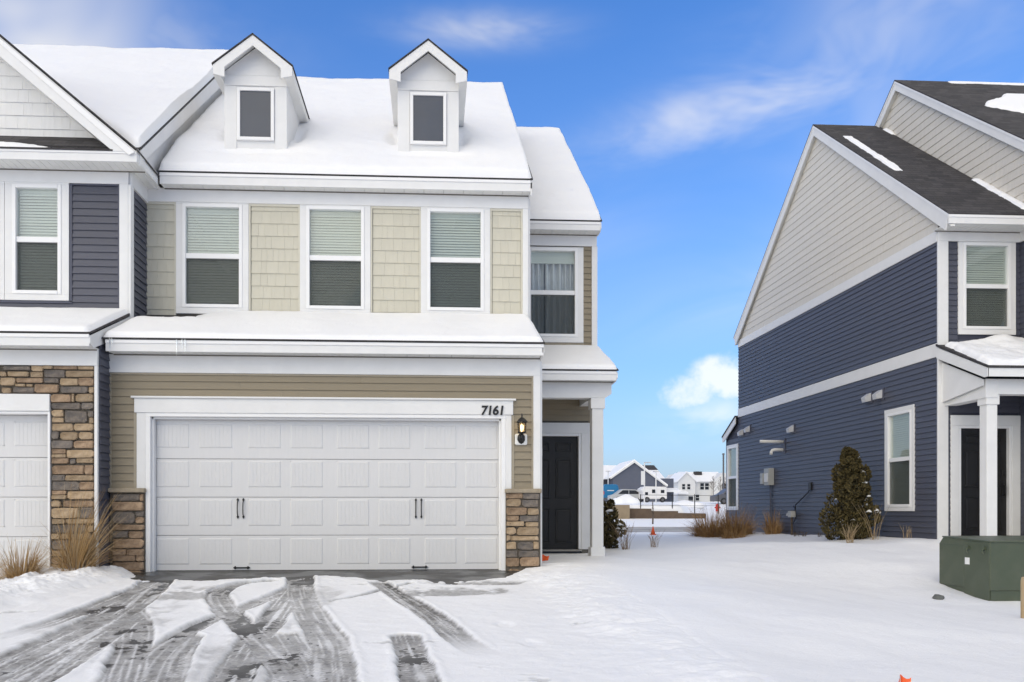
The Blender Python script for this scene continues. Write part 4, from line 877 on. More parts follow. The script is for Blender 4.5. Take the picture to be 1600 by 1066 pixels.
TR = {'a': [(-3.349, 10.282), (-3.286, 8.521), (-3.269, 7.221), (-3.423, 6.325)], 'b': [(-3.307, 10.036), (-2.961, 7.987), (-2.853, 6.516), (-2.802, 5.323), (-2.78, 3.5)],
 'c': [(-2.731, 7.517), (-2.586, 6.455), (-2.495, 5.604), (-2.388, 4.2)], 'd': [(-2.971, 8.18), (-2.468, 6.98), (-2.122, 5.877), (-1.864, 4.929), (-1.6, 3.5)],
 'e': [(-1.968, 9.986), (-2.297, 9.708), (-2.328, 9.029), (-1.977, 7.946), (-1.553, 6.941), (-1.147, 5.938), (-.806, 4.952), (-.5, 3.5)],
 'f': [(-1.654, 10.411), (-1.429, 8.994), (-1.101, 7.551), (-.808, 6.378), (-.677, 5.616), (-.587, 4.87), (-.5, 3.5)],
 'g': [(-1.571, 9.795), (-1.433, 7.565), (-1.356, 6.166), (-1.226, 4.899), (-1.1, 3.5)],
 'h': [(-1.45, 9.6), (-1.597, 9.251), (-1.788, 8.132), (-1.956, 7.166), (-1.984, 6.309), (-1.879, 5.577), (-1.733, 4.923), (-1.5, 3.5)],
 'i': [(-1.927, 6.551), (-1.79, 5.763), (-1.601, 4.917), (-1.3, 3.5)], 'j': [(-.63, 9.817), (-.343, 8.715), (.025, 7.336), (.241, 6.26), (.418, 5.664)],
 'k': [(-.21, 6.477), (-.138, 5.789), (-.059, 4.846), (.02, 3.5)], 'l': [(-1.2, 8.2), (-.763, 8.75), (-.541, 9.21), (-.25, 9.75)], 'm': [(-1.185, 6.519), (-.864, 5.441), (-.756, 4.3)]}
TW = dict(a=.11, b=.21, c=.15, d=.14, e=.13, f=.16, g=.14, h=.105, i=.13, j=.125, k=.125, l=.05, m=.20)
def smooth_line(p, n=14):
    P = [np.array(q) for q in p]; P = [2 * P[0] - P[1]] + P + [2 * P[-1] - P[-2]]; out = []
    for i in range(1, len(P) - 2):
        for k in range(n):
            t = k / n; out.append(.5 * ((2 * P[i]) + (-P[i - 1] + P[i + 1]) * t + (2 * P[i - 1] - 5 * P[i] + 4 * P[i + 1] - P[i + 2]) * t * t + (-P[i - 1] + 3 * P[i] - 3 * P[i + 1] + P[i + 2]) * t ** 3))
    return np.array(out + [P[-2]])
TRL = {k: smooth_line(v) for k, v in TR.items()}
def drive_fields(x, y):
    """thickness of the snow on the driveway above the asphalt, and how dirty it is"""
    shp = x.shape; x = x.ravel(); y = y.ravel(); n1 = fbm(x * 2.2, y * 2.2, 201); n2 = fbm(x * 9, y * 9, 202); n3 = fbm(x * 30, y * 30, 203, 2)
    base = .030 + .010 * n1 + .004 * n2
    track = np.zeros_like(x); tread = np.zeros_like(x); edge = np.zeros_like(x)
    for k, L in TRL.items():
        hw = TW[k]; best = np.full(x.shape, 9.); bs = np.zeros_like(x); bd = np.zeros_like(x); acc = 0.
        m = (x > L[:, 0].min() - .6) & (x < L[:, 0].max() + .6) & (y > L[:, 1].min() - .5) & (y < L[:, 1].max() + .5); xi, yi = x[m], y[m]; b = np.full(xi.shape, 9.); s_ = np.zeros_like(xi); sd = np.zeros_like(xi)
        for i in range(len(L) - 1):
            a, d = L[i], L[i + 1] - L[i]; l = math.hypot(*d)
            if l < 1e-6: continue
            t = np.clip(((xi - a[0]) * d[0] + (yi - a[1]) * d[1]) / l ** 2, 0, 1); px, py = xi - a[0] - t * d[0], yi - a[1] - t * d[1]; q = np.hypot(px, py)
            c = q < b; b = np.where(c, q, b); s_ = np.where(c, acc + t * l, s_); sd = np.where(c, (d[0] * py - d[1] * px) / l, sd); acc += l
        fade = sstep(acc, acc - 1.2, s_) if k in 'ja' else 1.
        r = hw * (1 + .12 * fbm(s_ * 3, s_ * 0 + hw * 50, 210) + .10 * n2[m] + .05 * n3[m])
        tr = sstep(r + .010, r - .016, b) * fade
        streak = fbm(s_ * 1.4, sd * 52, 260 + ord(k), 3); lug = np.cos((s_ + np.abs(sd) * .5) * 2 * math.pi / .052) * (np.abs(sd) > hw * .35)
        tp = sstep(.10, .45, streak)
        if k in 'kihefm': tp = np.maximum(tp * .75, .8 * sstep(.25, .75, lug) * sstep(-.1, .15, fbm(s_ * 1.4, sd * 3, 270)))
        g_ = track[m]; upd = tr > g_; track[m] = np.maximum(g_, tr); tt = tread[m]; tt[upd] = (tp * tr)[upd]; tread[m] = tt
        e = edge[m]; edge[m] = np.maximum(e, np.exp(-((b - r - .03) / .03) ** 2) * fade)
    # melted strip along the garage door and slush by the right pier
    yb_ = np.interp(x, [-5, -3.9, -3.5, -2.96, -1.83, -.95, -.6, -.12, .2, .92, 1.3, 2], [10.9, 10.5, 10.1, 10.1, 10.45, 10.4, 9.85, 10.15, 9.8, 10.25, 11.2, 12])
    bare = sstep(-.10, .16, y - yb_ + .30 * n1 + .16 * n2)
    sl2 = sstep(.15, .5, np.exp(-(((x - .25) / .62) ** 2 + ((y - 8.95 - .18 * x) / .30) ** 2)) * (1 + .9 * n2 + .5 * n1)) + sstep(.2, .5, np.exp(-(((x - .5) / .5) ** 2 + ((y - 9.75) / .2) ** 2)) * (1 + 1.2 * n2))
    sl3 = sstep(.2, .55, np.exp(-(((x + 2.75) / .55) ** 2 + ((y - 9.0) / .5) ** 2)) * (1 + 1.2 * n1 + .8 * n2)) * .9
    sl4 = sstep(.25, .6, np.exp(-(((x + 1.15) / .5) ** 2 + ((y - 5.6) / 1.5) ** 2)) * (1 + .8 * n1 + .5 * n2)) + sstep(.35, .7, np.exp(-(((x + 1.25) / .35) ** 2 + ((y - 8.6) / .9) ** 2)) * (1 + .8 * n1))
    sl5 = sstep(.3, .6, np.exp(-(((x + 2.7) / .5) ** 2 + ((y - 6.6) / 1.8) ** 2)) * (1 + .8 * n1 + .6 * n2))
    sl = np.clip(sl2 * .7 + sl3 * .7 + sl4 * .5 + sl5 * .35, 0, 1)
    spots = sstep(.50, .62, fbm(x * 1.6, y * 3.2, 230) + .25 * n2) * .5
    dirty = np.clip(np.maximum(np.maximum(track, sl), spots), 0, 1)
    t = base * (1 - dirty) + dirty * (.007 + .006 * n2 + .004 * n3) + .009 * edge * (1 - track) + .0035 * tread
    dark = sstep(.22, .62, fbm(x * 3.2 + 4, y * 1.1, 240) + .5 * n2 + .35 * n3 + .25 * sstep(7.8, 10.2, y)) * track * .9        # worn through to the asphalt
    dark = np.maximum(dark, np.exp(-(((x + .13) / .13) ** 2 + ((y - 5.75) / .16) ** 2)) * (n2 + 1.0)); dark = np.maximum(dark, .9 * np.exp(-(((x + 2.2) / .16) ** 2 + ((y - 9.4) / .4) ** 2)))
    dark = np.maximum(dark, .9 * np.exp(-(((x + 1.55) / .2) ** 2 + ((y - 7.0) / .45) ** 2)) * (1 + n2))
    t = t - .013 * np.clip(dark, 0, 1) + .003 * n3 * dirty
    for fx, fy, fr_ in ((-4.15, 8.9, .10), (-4.05, 8.2, .11), (-4.25, 7.6, .10), (-3.95, 9.4, .09), (-3.85, 9.9, .08), (.62, 7.0, .08), (.75, 6.2, .09)):
        t = t - .020 * np.exp(-(((x - fx) / fr_) ** 2 + ((y - fy) / (fr_ * 1.6)) ** 2) ** 2) * (1 - dirty)
    lump = (.5 + .5 * n2) * .02 * sstep(9.4, 10.4, y) * (1 - track)
    t = t + lump * (1 - dirty)
    t = t * (1 - bare) - .02 * bare
    # lawn edge: deeper snow right of the drive, banked snow on the planting bed at the left
    H = lawn_h(x, y)
    er = sstep(1.0, 1.75, x + .18 * n1 + .06 * n2 - .28 * sstep(9, 4, y)); el = sstep(-3.72, -4.35, x + .22 * n1 + .08 * n2 - .10 * (y - 9.5))
    el = el * sstep(11.6, 10.9, y + .5 * sstep(-4.2, -3.8, x))
    z = t * (1 - er) + (H + .01 * n2) * er; z = z * (1 - el) + (H + .05 + .05 * n2 + .07 * n1) * el
    dirty = dirty * (1 - er) * (1 - el)
    dirty = dirty * np.clip(.78 + .25 * n2 + .25 * fbm(x * .9, y * .9, 250) - .48 * tread, 0, 1) + .10 * (.5 + .5 * n2) * sstep(9, 10.2, y) * (1 - er) * (1 - el)
    brd = sstep(DX0, DX0 + .2, x) * sstep(DX1, DX1 - .2, x)
    z = z * brd + (H - .03) * (1 - brd)
    return z.reshape(shp), np.clip(dirty, 0, 1).reshape(shp)
_cache = {}
def dz(x, y):
    _cache['f'] = drive_fields(x, y); return np.where(np.abs(x) < 99, prof(PL, y) * (1 - sstep(1.8, 6.8, x)) + prof(PR_, y) * sstep(1.8, 6.8, x), 0) + _cache['f'][0]
gx = np.arange(DX0, DX1 + .001, .0115); gy = np.concatenate([np.arange(-1.6, 4, .1), np.arange(4, DY1 + .001, .0115)])
o = grid_obj('driveway_snow', gx, gy, dz, 'snow_slush', lambda x, y: _cache['f'][1]); tag(o, 'tyre-tracked slushy snow covering the driveway below the garage door', 'snow', None, 'stuff')

def gz(x, y):
    x, y = np.array([float(x)]), np.array([float(y)]); k = float(inside(x, y)[0])
    if k > .3: return float((prof(PL, y) + drive_fields(x, y)[0])[0])
    return float((terrain(x, y) + lawn_h(x, y))[0])

# ================================================================ plants
def raw(name, V, F, mats, parent=None, idx=None, loc=None):
    me = bpy.data.meshes.new(name); V = np.array(V, float); c = np.array(loc if loc is not None else V.mean(0)); me.from_pydata((V - c).tolist(), [], F); me.update()
    for m in mats: me.materials.append(MATS[m])
    if idx is not None: me.polygons.foreach_set('material_index', idx)
    return put(name, me, None, parent, tuple(c))
def blades(cx, cy, cz, n, h, spread, lean, seed, width=.006, base=.08):
    r = np.random.default_rng(seed); V = []; F = []; ix = []
    for i in range(n):
        a = r.uniform(0, 2 * math.pi); rr = base * math.sqrt(r.uniform()); x, y = cx + rr * math.cos(a), cy + rr * math.sin(a)
        hh = h * (.28 + .72 * r.uniform() ** 1.8); out = spread * r.uniform(.1, 1) * (1.9 - 1.3 * hh / h); dx = math.cos(a) * out + lean[0] * hh; dy = math.sin(a) * out + lean[1] * hh
        w = width * r.uniform(.6, 1.2); pa = r.uniform(0, math.pi); wx, wy = math.cos(pa) * w, math.sin(pa) * w; dr = r.uniform(0, .4) if r.uniform() < .6 else r.uniform(.5, 1.3); b = len(V)
        for k in range(5):
            t = k / 4; px, py = x + dx * t ** 1.6, y + dy * t ** 1.6; pz = cz - .03 + hh * (t - dr * .55 * t ** 3); s = 1 - t * .85
            pz -= .07 * (i % 5) / 4 * (1 - t); V += [(px - wx * s, py - wy * s, pz), (px + wx * s, py + wy * s, pz)]
        F += [(b + 2 * k, b + 2 * k + 1, b + 2 * k + 3, b + 2 * k + 2) for k in range(4)]; ix += [int(r.uniform() < .35)] * 4
    return V, F, ix
def grass(x, y, h, n, spread, lean, label, seed, base=.08, width=.006, m='straw'):
    z = gz(x, y); t = thing('ornamental_grass', label, 'grass clump', (x, y, z), 'dry grass clumps')
    V, F, ix = blades(x, y, z, n, h, spread, lean, seed, width, base); raw('blades', V, F, [m, 'straw_pale' if m == 'straw' else 'straw'], t, ix)
    V, F, ix = blades(x, y, z, n // 3, h * .35, spread * 1.1, (0, 0), seed + 1, width * 1.2, base * 1.3); raw('dead_leaves', V, F, [m, 'twig'], t, ix)
grass(-4.44, 10.50, 1.25, 420, .48, (.20, .0), 'tall dry ornamental grass in front of the stone wall corner', 1, .16)
grass(-4.98, 10.25, .62, 420, .34, (.12, -.1), 'middle dry grass clump in the snowbank below the stone wall', 2, .15)
grass(-4.98, 9.35, .46, 330, .28, (.22, -.1), 'low bent grass clump nearest the left edge in the snowbank', 3, .11)
grass(7.78, 22.6, 1.05, 1000, .50, (-.1, 0), 'leftmost dry grass clump beside the far corner of the blue house', 4, .36, .007, 'rust_straw')
grass(8.38, 22.2, 1.1, 900, .50, (.05, 0), 'dry grass clump right below the narrow far side window', 5, .36, .007, 'rust_straw')
grass(8.98, 21.2, .85, 420, .24, (.0, 0), 'rightmost small dry grass clump against the blue siding', 6, .16, .007, 'rust_straw')
grass(8.05, 21.5, .42, 400, .25, (.0, -.05), 'short dark grass tuft in front of the taller dry clumps', 7, .26, .007, 'rust_straw')

def evergreen(x, y, h, r0, n, label, seed, lobes):
    rg = np.random.default_rng(seed); z = gz(x, y) - .05; t = thing('evergreen_shrub', label, 'shrub', (x, y, z), 'evergreen shrubs')
    MB().tube([(x, y, z - .1), (x + .02, y, z + h * .4), (x, y, z + h * .92)], .035, 6, .008).build('trunk', 'bark', t)
    cl = []
    for i in range(lobes):
        q = (i + .5) / lobes; zz = z + .10 + (h - .16) * q; rr = r0 * (1 - q ** 2.2 * .66) * (.75 + .5 * rg.uniform()); a = i * 2.399 + rg.uniform(-.4, .4); d = rr * rg.uniform(.45, .95)
        cl.append((x + d * math.cos(a), y + d * math.sin(a), zz + rg.uniform(-.05, .05), rr * rg.uniform(.36, .66)))
    for i in range(lobes // 3):
        q = rg.uniform(0, .9); cl.append((x, y, z + .12 + (h - .25) * q, r0 * (1 - q ** 1.5 * .7) * .6))
    V = []; F = []; ix = []; per = n // len(cl)
    for cx, cy, cz, cr in cl:
        u = rg.normal(size=(per, 3)); u /= np.linalg.norm(u, axis=1)[:, None]; rad = cr * rg.uniform(.55, 1.0, per) ** .5
        for k in range(per):
            p = np.array((cx, cy, cz)) + u[k] * rad[k] * (1, 1, 1.35); a = rg.uniform(0, 2 * math.pi); s = rg.uniform(.018, .042)
            up = np.array((u[k][0] * .6 + rg.normal() * .35, u[k][1] * .6 + rg.normal() * .35, .75 + rg.normal() * .3)); up /= np.linalg.norm(up); side = np.cross(up, (math.cos(a), math.sin(a), .2)); side /= np.linalg.norm(side) + 1e-6
            b = len(V); V += [tuple(p - side * s * .25), tuple(p + side * s * .25), tuple(p + side * s * .55 + up * s * 1.1), tuple(p + up * s * 1.9), tuple(p - side * s * .55 + up * s * 1.1)]
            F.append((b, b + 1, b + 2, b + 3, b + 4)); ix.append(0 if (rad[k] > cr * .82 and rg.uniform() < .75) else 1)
    raw('crown', V, F, ['needle', 'needle_dark'], t, ix)
    mb = MB(); 
    for i in range(len(cl) * 4 // 3):
        cx, cy, cz, cr = cl[rg.integers(len(cl))]; a = rg.uniform(math.pi, 2 * math.pi) + rg.normal() * .6; px, py, pz = cx + cr * .82 * math.cos(a), cy + cr * .82 * math.sin(a), cz + cr * rg.uniform(.2, 1.0); s = rg.uniform(.016, .055)
        m = MB(); m.lathe([(s * .2, -s * .3), (s, -s * .05), (s * .9, s * .25), (s * .4, s * .5)], 0, 0, 7); sx = rg.uniform(.8, 1.8); ca_, sa_ = math.cos(a + 1.57), math.sin(a + 1.57)
        mb.add([(px + (v[0] * sx) * ca_ - v[1] * sa_, py + v[0] * sx * sa_ + v[1] * ca_, pz + v[2] * rg.uniform(.6, 1.5) - abs(v[0]) * .5) for v in [(q[0] * rg.uniform(.55, 1.35), q[1] * rg.uniform(.55, 1.35), q[2]) for q in m.v]], m.f)
    mb.build('caught_snow', 'snow', t, smooth=True)['kind'] = 'stuff'
evergreen(8.62, 16.45, 1.92, .43, 18000, 'bushy brown-green evergreen shrub with caught snow before the blue siding', 11, 26)
evergreen(3.32, 15.5, .95, .25, 5000, 'dark evergreen shrub half hidden behind the white porch column', 12, 14)

def twigs(x, y, h, n, spread, label, seed, mt='twig', rad=.004):
    rg = random.Random(seed); z = gz(x, y); mb = MB()
    for i in range(n):
        a = rg.uniform(0, 2 * math.pi); o = rg.uniform(.1, 1) * spread; hh = h * rg.uniform(.5, 1); bx, by = x + rg.uniform(-.06, .06), y + rg.uniform(-.06, .06)
        p1 = (bx + o * .35 * math.cos(a), by + o * .35 * math.sin(a), z + hh * .5); p2 = (bx + o * math.cos(a), by + o * math.sin(a), z + hh)
        mb.tube([(bx, by, z - .05), p1, p2], rad, 4, rad * .4)
        if rg.random() < .6:
            b = a + rg.uniform(-1.2, 1.2); mb.tube([p1, (p1[0] + .5 * o * math.cos(b), p1[1] + .5 * o * math.sin(b), p1[2] + hh * .35)], rad * .7, 4, rad * .3)
    return tag(mb.build('bare_shrub', mt), label, 'shrub', 'leafless shrubs in the snow')
twigs(3.55, 14.9, .55, 26, .34, 'leafless twiggy shrub at the foot of the evergreen by the porch column', 21)
twigs(4.10, 15.0, .34, 20, .24, 'leafless twiggy shrub alone in the snow right of the porch', 22)
twigs(8.15, 15.6, .42, 22, .26, 'pale twigs sticking up in front of the evergreen shrub base', 23, 'straw_pale')
twigs(8.72, 15.75, .75, 16, .42, 'tall spindly stalks right of the evergreen shrub', 24, 'straw_pale', .003)
twigs(9.02, 15.1, .32, 8, .12, 'small pale stalks below the tall near side window', 25, 'straw_pale')
for i, (px, py, w_) in enumerate(((8.85, 19.6, 'left of the utility pedestal'), (8.8, 19.0, 'second along the siding'), (8.85, 18.3, 'third along the siding'), (8.8, 17.6, 'nearest the evergreen'))):
    twigs(px, py, .14, 9, .15, 'tiny dark plant tuft in the snow, ' + w_, 30 + i, 'bark', .006)

# ================================================================ yard things
def transformer():
    x0, x1, y0, y1, zb, zt = 7.13, 8.45, 10.12, 11.18, -.44, .465
    t = thing('transformer_box', 'green metal electrical transformer cabinet standing in the snow', 'transformer', ((x0 + x1) / 2, (y0 + y1) / 2, zb))
    MB().box(x0 + .02, x1 - .02, y0 + .02, y1 - .03, zb, -.14).build('base', 'box_green', t, .006)
    MB().prism([(y0, -.20), (y1, -.20), (y1, zt - .09), (y1 - .09, zt - .0), (y0 + .0, zt - .035)], 0, x0, x1).build('cabinet', 'box_green', t, .012)
    MB().prism([(y0 - .015, zt - .045), (y1 - .08, zt - .006), (y1 - .08, zt + .012), (y0 - .015, zt - .022)], 0, x0 - .01, x1 + .01).build('lid', 'box_green', t, .006)
    fr = FR('-x', x0)
    MB(fr).box(-y0 - .50, -y0 - .002, -.010, 0, zb + .06, zt - .045).build('side_door', 'box_green', t, .004)
    MB(fr).box(-y1 + .03, -y0 - .505, -.006, 0, -.19, zt - .10).build('side_panel', 'box_green', t, .004)
    for y in (y0 + .40, y0 + .09):
        MB(fr).lathe([(0, 0)], 0, 0, 3) if False else None
        mb = MB().tube([(x0 - .01, y, .34), (x0 - .035, y, .34)], .026, 10); mb.tube([(x0 - .03, y, .34), (x0 - .045, y, .30), (x0 - .03, y - .01, .27)], .010, 6); mb.build('lifting_lug', 'box_green', t)
    MB(fr).box(-y0 - .478, -y0 - .385, -.013, -.010, .115, .205).build('paper_sticker', 'white_plastic', t)
    MB(fr).box(-y0 - .515, -y0 - .495, -.016, 0, -.31, -.29).build('bolt', 'galv', t)
    MB().box(x0 - .08, x1 + .2, y0 - .14, y1 + .1, zb - .2, zb + .045).build('concrete_pad', 'pad', t, .03)
transformer()
def rock(x, y, z, r, name, label, m):
    bm = bmesh.new(); bmesh.ops.create_icosphere(bm, subdivisions=2, radius=r); rg = random.Random(3)
    for v in bm.verts: v.co *= 1 + rg.uniform(-.16, .16); v.co.z *= .62
    me = bpy.data.meshes.new(name); bm.to_mesh(me); bm.free(); return tag(put(name, me, m, None, (x, y, z)), label, 'rock')
rock(6.55, 10.28, gz(6.55, 10.28) + .02, .068, 'stone_lump', 'small grey rock in the snow left of the green cabinet', 'rock')
zz = gz(6.36, 8.5); MB().lathe([(.045, zz - .1), (.045, zz + .40), (.038, zz + .44), (.0, zz + .45)], 6.385, 8.5, 12).build('marker_post', 'straw_pale', None, smooth=False); tag(bpy.data.objects['marker_post'], 'pale round post cut off by the right edge', 'post')
def flag(x, y, h, label, tilt, size=.09):
    z = gz(x, y); t = thing('marker_flag', label, 'flag', (x, y, z), 'orange marker flags'); tx, ty = tilt
    MB().tube([(x, y, z - .05), (x + tx * h, y + ty * h, z + h)], .0025, 4).build('wire', 'galv', t)
    V = []; n = 6
    for i in range(n + 1):
        u = i / n; V += [(x + tx * h + size * u, y + ty * h + .02 * math.sin(u * 5), z + h - .012 * u + .01 * math.sin(u * 7)), (x + tx * h * .7 + size * u * .9, y + ty * h * .7 + .025 * math.sin(u * 4 + 1), z + h - size * .85 + .02 * u)]
    mb = MB().add(V, [(2 * i, 2 * i + 2, 2 * i + 3, 2 * i + 1) for i in range(n)]); o = mb.build('pennant', 'orange', t); s = o.modifiers.new('thick', 'SOLIDIFY'); s.thickness = .002
flag(1.56, 11.75, .11, 'crumpled orange flag lying by the stone pier and front door', (.1, 0), .11)
flag(2.87, 4.88, .055, 'orange flag tip poking from the snow at the bottom of the picture', (-.1, 0), .06)
def cone(x, y, label):
    z = gz(x, y); t = thing('traffic_cone', label, 'cone', (x, y, z)); MB().box(x - .085, x + .085, y - .085, y + .085, z - .02, z + .03).build('foot', 'orange', t, .01)
    MB().lathe([(.07, z + .03), (.03, z + .18), (.014, z + .25), (.010, z + .26)], x, y, 14).build('body', 'orange', t, smooth=True)
cone(6.62, 24.3, 'small orange cone in the snow between the houses')
# meter and pedestal on the blue side wall
t = thing('utility_meter', 'grey electric meter box mounted on the dark blue siding', 'meter', (9.15, 21.9, 1.5))
MB().box(9.08, 9.235, 21.70, 22.02, 1.52, 1.98).build('cabinet', 'meter', t, .008); MB().box(9.05, 9.20, 22.03, 22.22, 1.56, 1.86).build('side_box', 'meter', t, .008); MB().box(9.06, 9.08, 21.74, 21.98, 1.60, 1.84).build('cover', 'pvc', t, .01); MB().tube([(9.2, 21.86, .1), (9.2, 21.86, 1.52)], .022, 8).build('conduit', 'blue_trim', t)
t = thing('cable_pedestal', 'utility post and junction box with black cable up the blue wall', 'utility box', (9.1, 20.35, .2))
MB().box(9.19, 9.236, 19.46, 19.60, 1.33, 1.52).build('wall_box', 'black_metal', t, .004)
MB().tube([(9.2, 19.55, 1.34), (9.2, 19.62, 1.28), (9.17, 20.05, 1.06), (9.16, 20.22, .98), (9.16, 20.24, .86), (9.14, 20.33, .80)], .014, 6).build('cable', 'black_metal', t)
MB().tube([(9.12, 20.26, .95), (9.12, 20.16, .86), (9.13, 20.12, .70), (9.13, 20.25, .55), (9.1, 20.36, .5)], .010, 6).build('drip_loop', 'black_metal', t)
MB().box(9.06, 9.18, 20.26, 20.46, .66, .82).build('junction_box', 'meter', t, .008); MB().tube([(9.12, 20.36, .05), (9.12, 20.36, .66)], .03, 8).build('post', 'bark', t); MB().box(9.07, 9.13, 20.52, 20.57, .70, .76).build('valve', 'galv', t)

# ================================================================ across the road
def fz(x, y): return float((terrain(np.array([x]), np.array([float(y)])) + lawn_h(np.array([x]), np.array([float(y)])))[0])
def far_windows(h, y, lst):
    for x0, x1, z0, z1 in lst:
        w_ = MB().box(x0 - .1, x1 + .1, y - .06, y - .001, z0 - .1, z1 + .1).build('window', 'far_white', h); MB().box(x0, x1, y - .09, y - .061, z0, z1).build('pane', 'car_glass', w_); MB().box(x0, x1, y - .11, y - .091, (z0 + z1) / 2 - .03, (z0 + z1) / 2 + .03).build('meeting_rail', 'far_white', w_)
h = thing('house', 'slate blue house with snowy gable far across the road', 'house', (30, 118, 2), 'houses across the road')
MB().prism([(26.0, 1.2), (33.3, 1.2), (33.3, 4.9), (29.1, 8.0), (26.0, 5.85)], 1, 117, 127).build('gable_wall', 'far_blue', h)
MB().box(23, 33.9, 121, 132, 1.2, 5.75).build('wall', 'far_blue', h)
MB().box(22, 33.6, 116.9, 117.0, 3.55, 3.80).build('belt_board', 'far_white', h); MB().box(22, 26.0, 118, 121, 1.2, 3.6).build('side_wing', 'far_blue', h)
MB().prism([(29.1, 8.22), (25.4, 5.65), (25.4, 5.45), (29.1, 8.0), (34.0, 4.38), (34.0, 4.6)], 1, 116.8, 126).build('gable_roof', 'snow', h)
MB().prism([(29.1, 7.99), (25.6, 5.58), (25.6, 5.35), (29.1, 7.74), (33.9, 4.22), (33.9, 4.44)], 1, 116.7, 116.8).build('rake_board', 'far_white', h)
r_ = MB().prism([(120.4, 5.65), (126.5, 7.9), (132.6, 5.65), (132.6, 5.45), (120.4, 5.45)], 0, 22, 34.6).build('roof', 'snow', h); MB().prism([(124.2, 7.09), (126.5, 7.94), (126.5, 7.7)], 0, 32.0, 34.62).build('bare_shingles', 'far_shingle', r_)
MB().prism([(118, 3.8), (121, 4.4), (121, 4.2), (118, 3.55)], 0, 33.4, 36.2).build('porch_roof', 'snow', h); MB().box(33.9, 35.8, 120, 121, 1.2, 5.6).build('rear_wing', 'far_blue', h)
far_windows(h, 117, [(27.35, 27.95, 2.25, 3.3), (29.6, 30.2, 2.25, 3.3)])
h = thing('house', 'white two-storey house with snowy roof far across the road', 'house', (46, 140, 2), 'houses across the road')
MB().prism([(42.3, 1), (45.3, 1), (45.3, 6.0), (43.75, 7.45), (42.3, 5.95)], 1, 139.2, 150).build('gable_wall', 'far_white', h)
MB().box(45.3, 52, 140.5, 150, 1, 6.0).build('wall', 'far_white', h)
MB().prism([(48.6, 1), (52.6, 1), (52.6, 6.0), (50.6, 7.5), (48.6, 6.0)], 1, 139.8, 150).build('right_gable', 'far_white', h)
MB().prism([(140.0, 6.0), (144, 7.75), (150, 6.0), (150, 5.9), (140.0, 5.85)], 0, 43.75, 51.0).build('roof', 'snow', h)
MB().prism([(42.0, 5.85), (43.75, 7.6), (45.6, 5.85), (45.6, 5.7), (43.75, 7.42), (42.0, 5.7)], 1, 138.9, 146).build('gable_roof', 'snow', h); MB().box(46.3, 47.6, 142.5, 143.3, 7.0, 7.75).build('roof_vent', 'far_shingle', h)
far_windows(h, 140.5, [(46.6, 47.25, 4.5, 5.6), (47.45, 48.1, 4.5, 5.6), (45.8, 46.4, 2.6, 3.6), (45.7, 46.4, 1.6, 2.3)]); far_windows(h, 139.2, [(43.0, 43.5, 4.5, 5.4), (43.9, 44.4, 4.5, 5.4), (44.1, 44.9, 1.9, 3.3)]); far_windows(h, 139.8, [(50.2, 51.2, 4.6, 5.5)])
MB().prism([(137.5, 3.9), (139.2, 4.3), (139.2, 3.8), (137.5, 3.7)], 0, 41.2, 43.6).build('porch_roof', 'snow', h)
h = thing('house', 'small grey house with dark garage between the blue and white houses', 'house', (47, 170, 2), 'houses across the road')
MB().prism([(46, 1), (51.6, 1), (51.6, 5.0), (46, 5.0)], 1, 168, 178).build('wall', 'far_tan', h); MB().prism([(167.5, 4.8), (172, 7.4), (178, 5)], 0, 45.5, 52).build('roof', 'snow', h); MB().box(47.2, 50.6, 167.8, 168, 1.3, 4.2).build('garage_door', 'far_shingle', h)
MB().prism([(45.2, 5.0), (46.4, 8.0), (46.9, 7.9), (45.9, 4.8)], 1, 166, 169).build('gable', 'car_dark', h)

def wheels(t, xs, y, z, r):
    for x in xs:
        w_ = MB().tube([(x, y, z + r), (x, y + .24, z + r)], r, 14).build('wheel', 'rubber', t); MB().tube([(x, y - .015, z + r), (x, y + .02, z + r)], r * .55, 10).build('rim', 'car_dark', w_)
def van():
    x, y = 20.9, 95.; z = fz(x, y); t = thing('van', 'bright blue delivery van parked beyond the retaining wall', 'van', (x, y, z))
    MB().prism([(x - .95, z + .35), (x + .95, z + .35), (x + .98, z + 1.2), (x + .85, z + 1.95), (x + .6, z + 2.1), (x - .6, z + 2.1), (x - .85, z + 1.95), (x - .98, z + 1.2)], 1, y, y + 4.6).build('body', 'van_blue', t, .04)
    MB().box(x - .7, x + .7, y - .02, y - .0, z + 1.55, z + 1.9).build('rear_window', 'van_blue', t); MB().box(x - .9, x + .9, y - .10, y, z + .3, z + .52).build('bumper', 'car_dark', t, .03)
    for s in (-1, 1): MB().box(x + s * .86 - .06, x + s * .86 + .06, y - .02, y, z + .9, z + 1.3).build('tail_light', 'red', t)
    MB().box(x - .45, x + .35, y - .012, y - .001, z + 1.32, z + 1.42).build('lettering', 'far_white', t); MB().box(x - .3, x + .3, y - .115, y - .101, z + .33, z + .47).build('number_plate', 'far_white', t)
    for s in (-1, 1): MB().tube([(x + s * .72, y + .9, z + .33), (x + s * .95, y + .9, z + .33)], .33, 12).build('wheel', 'rubber', t)
van()
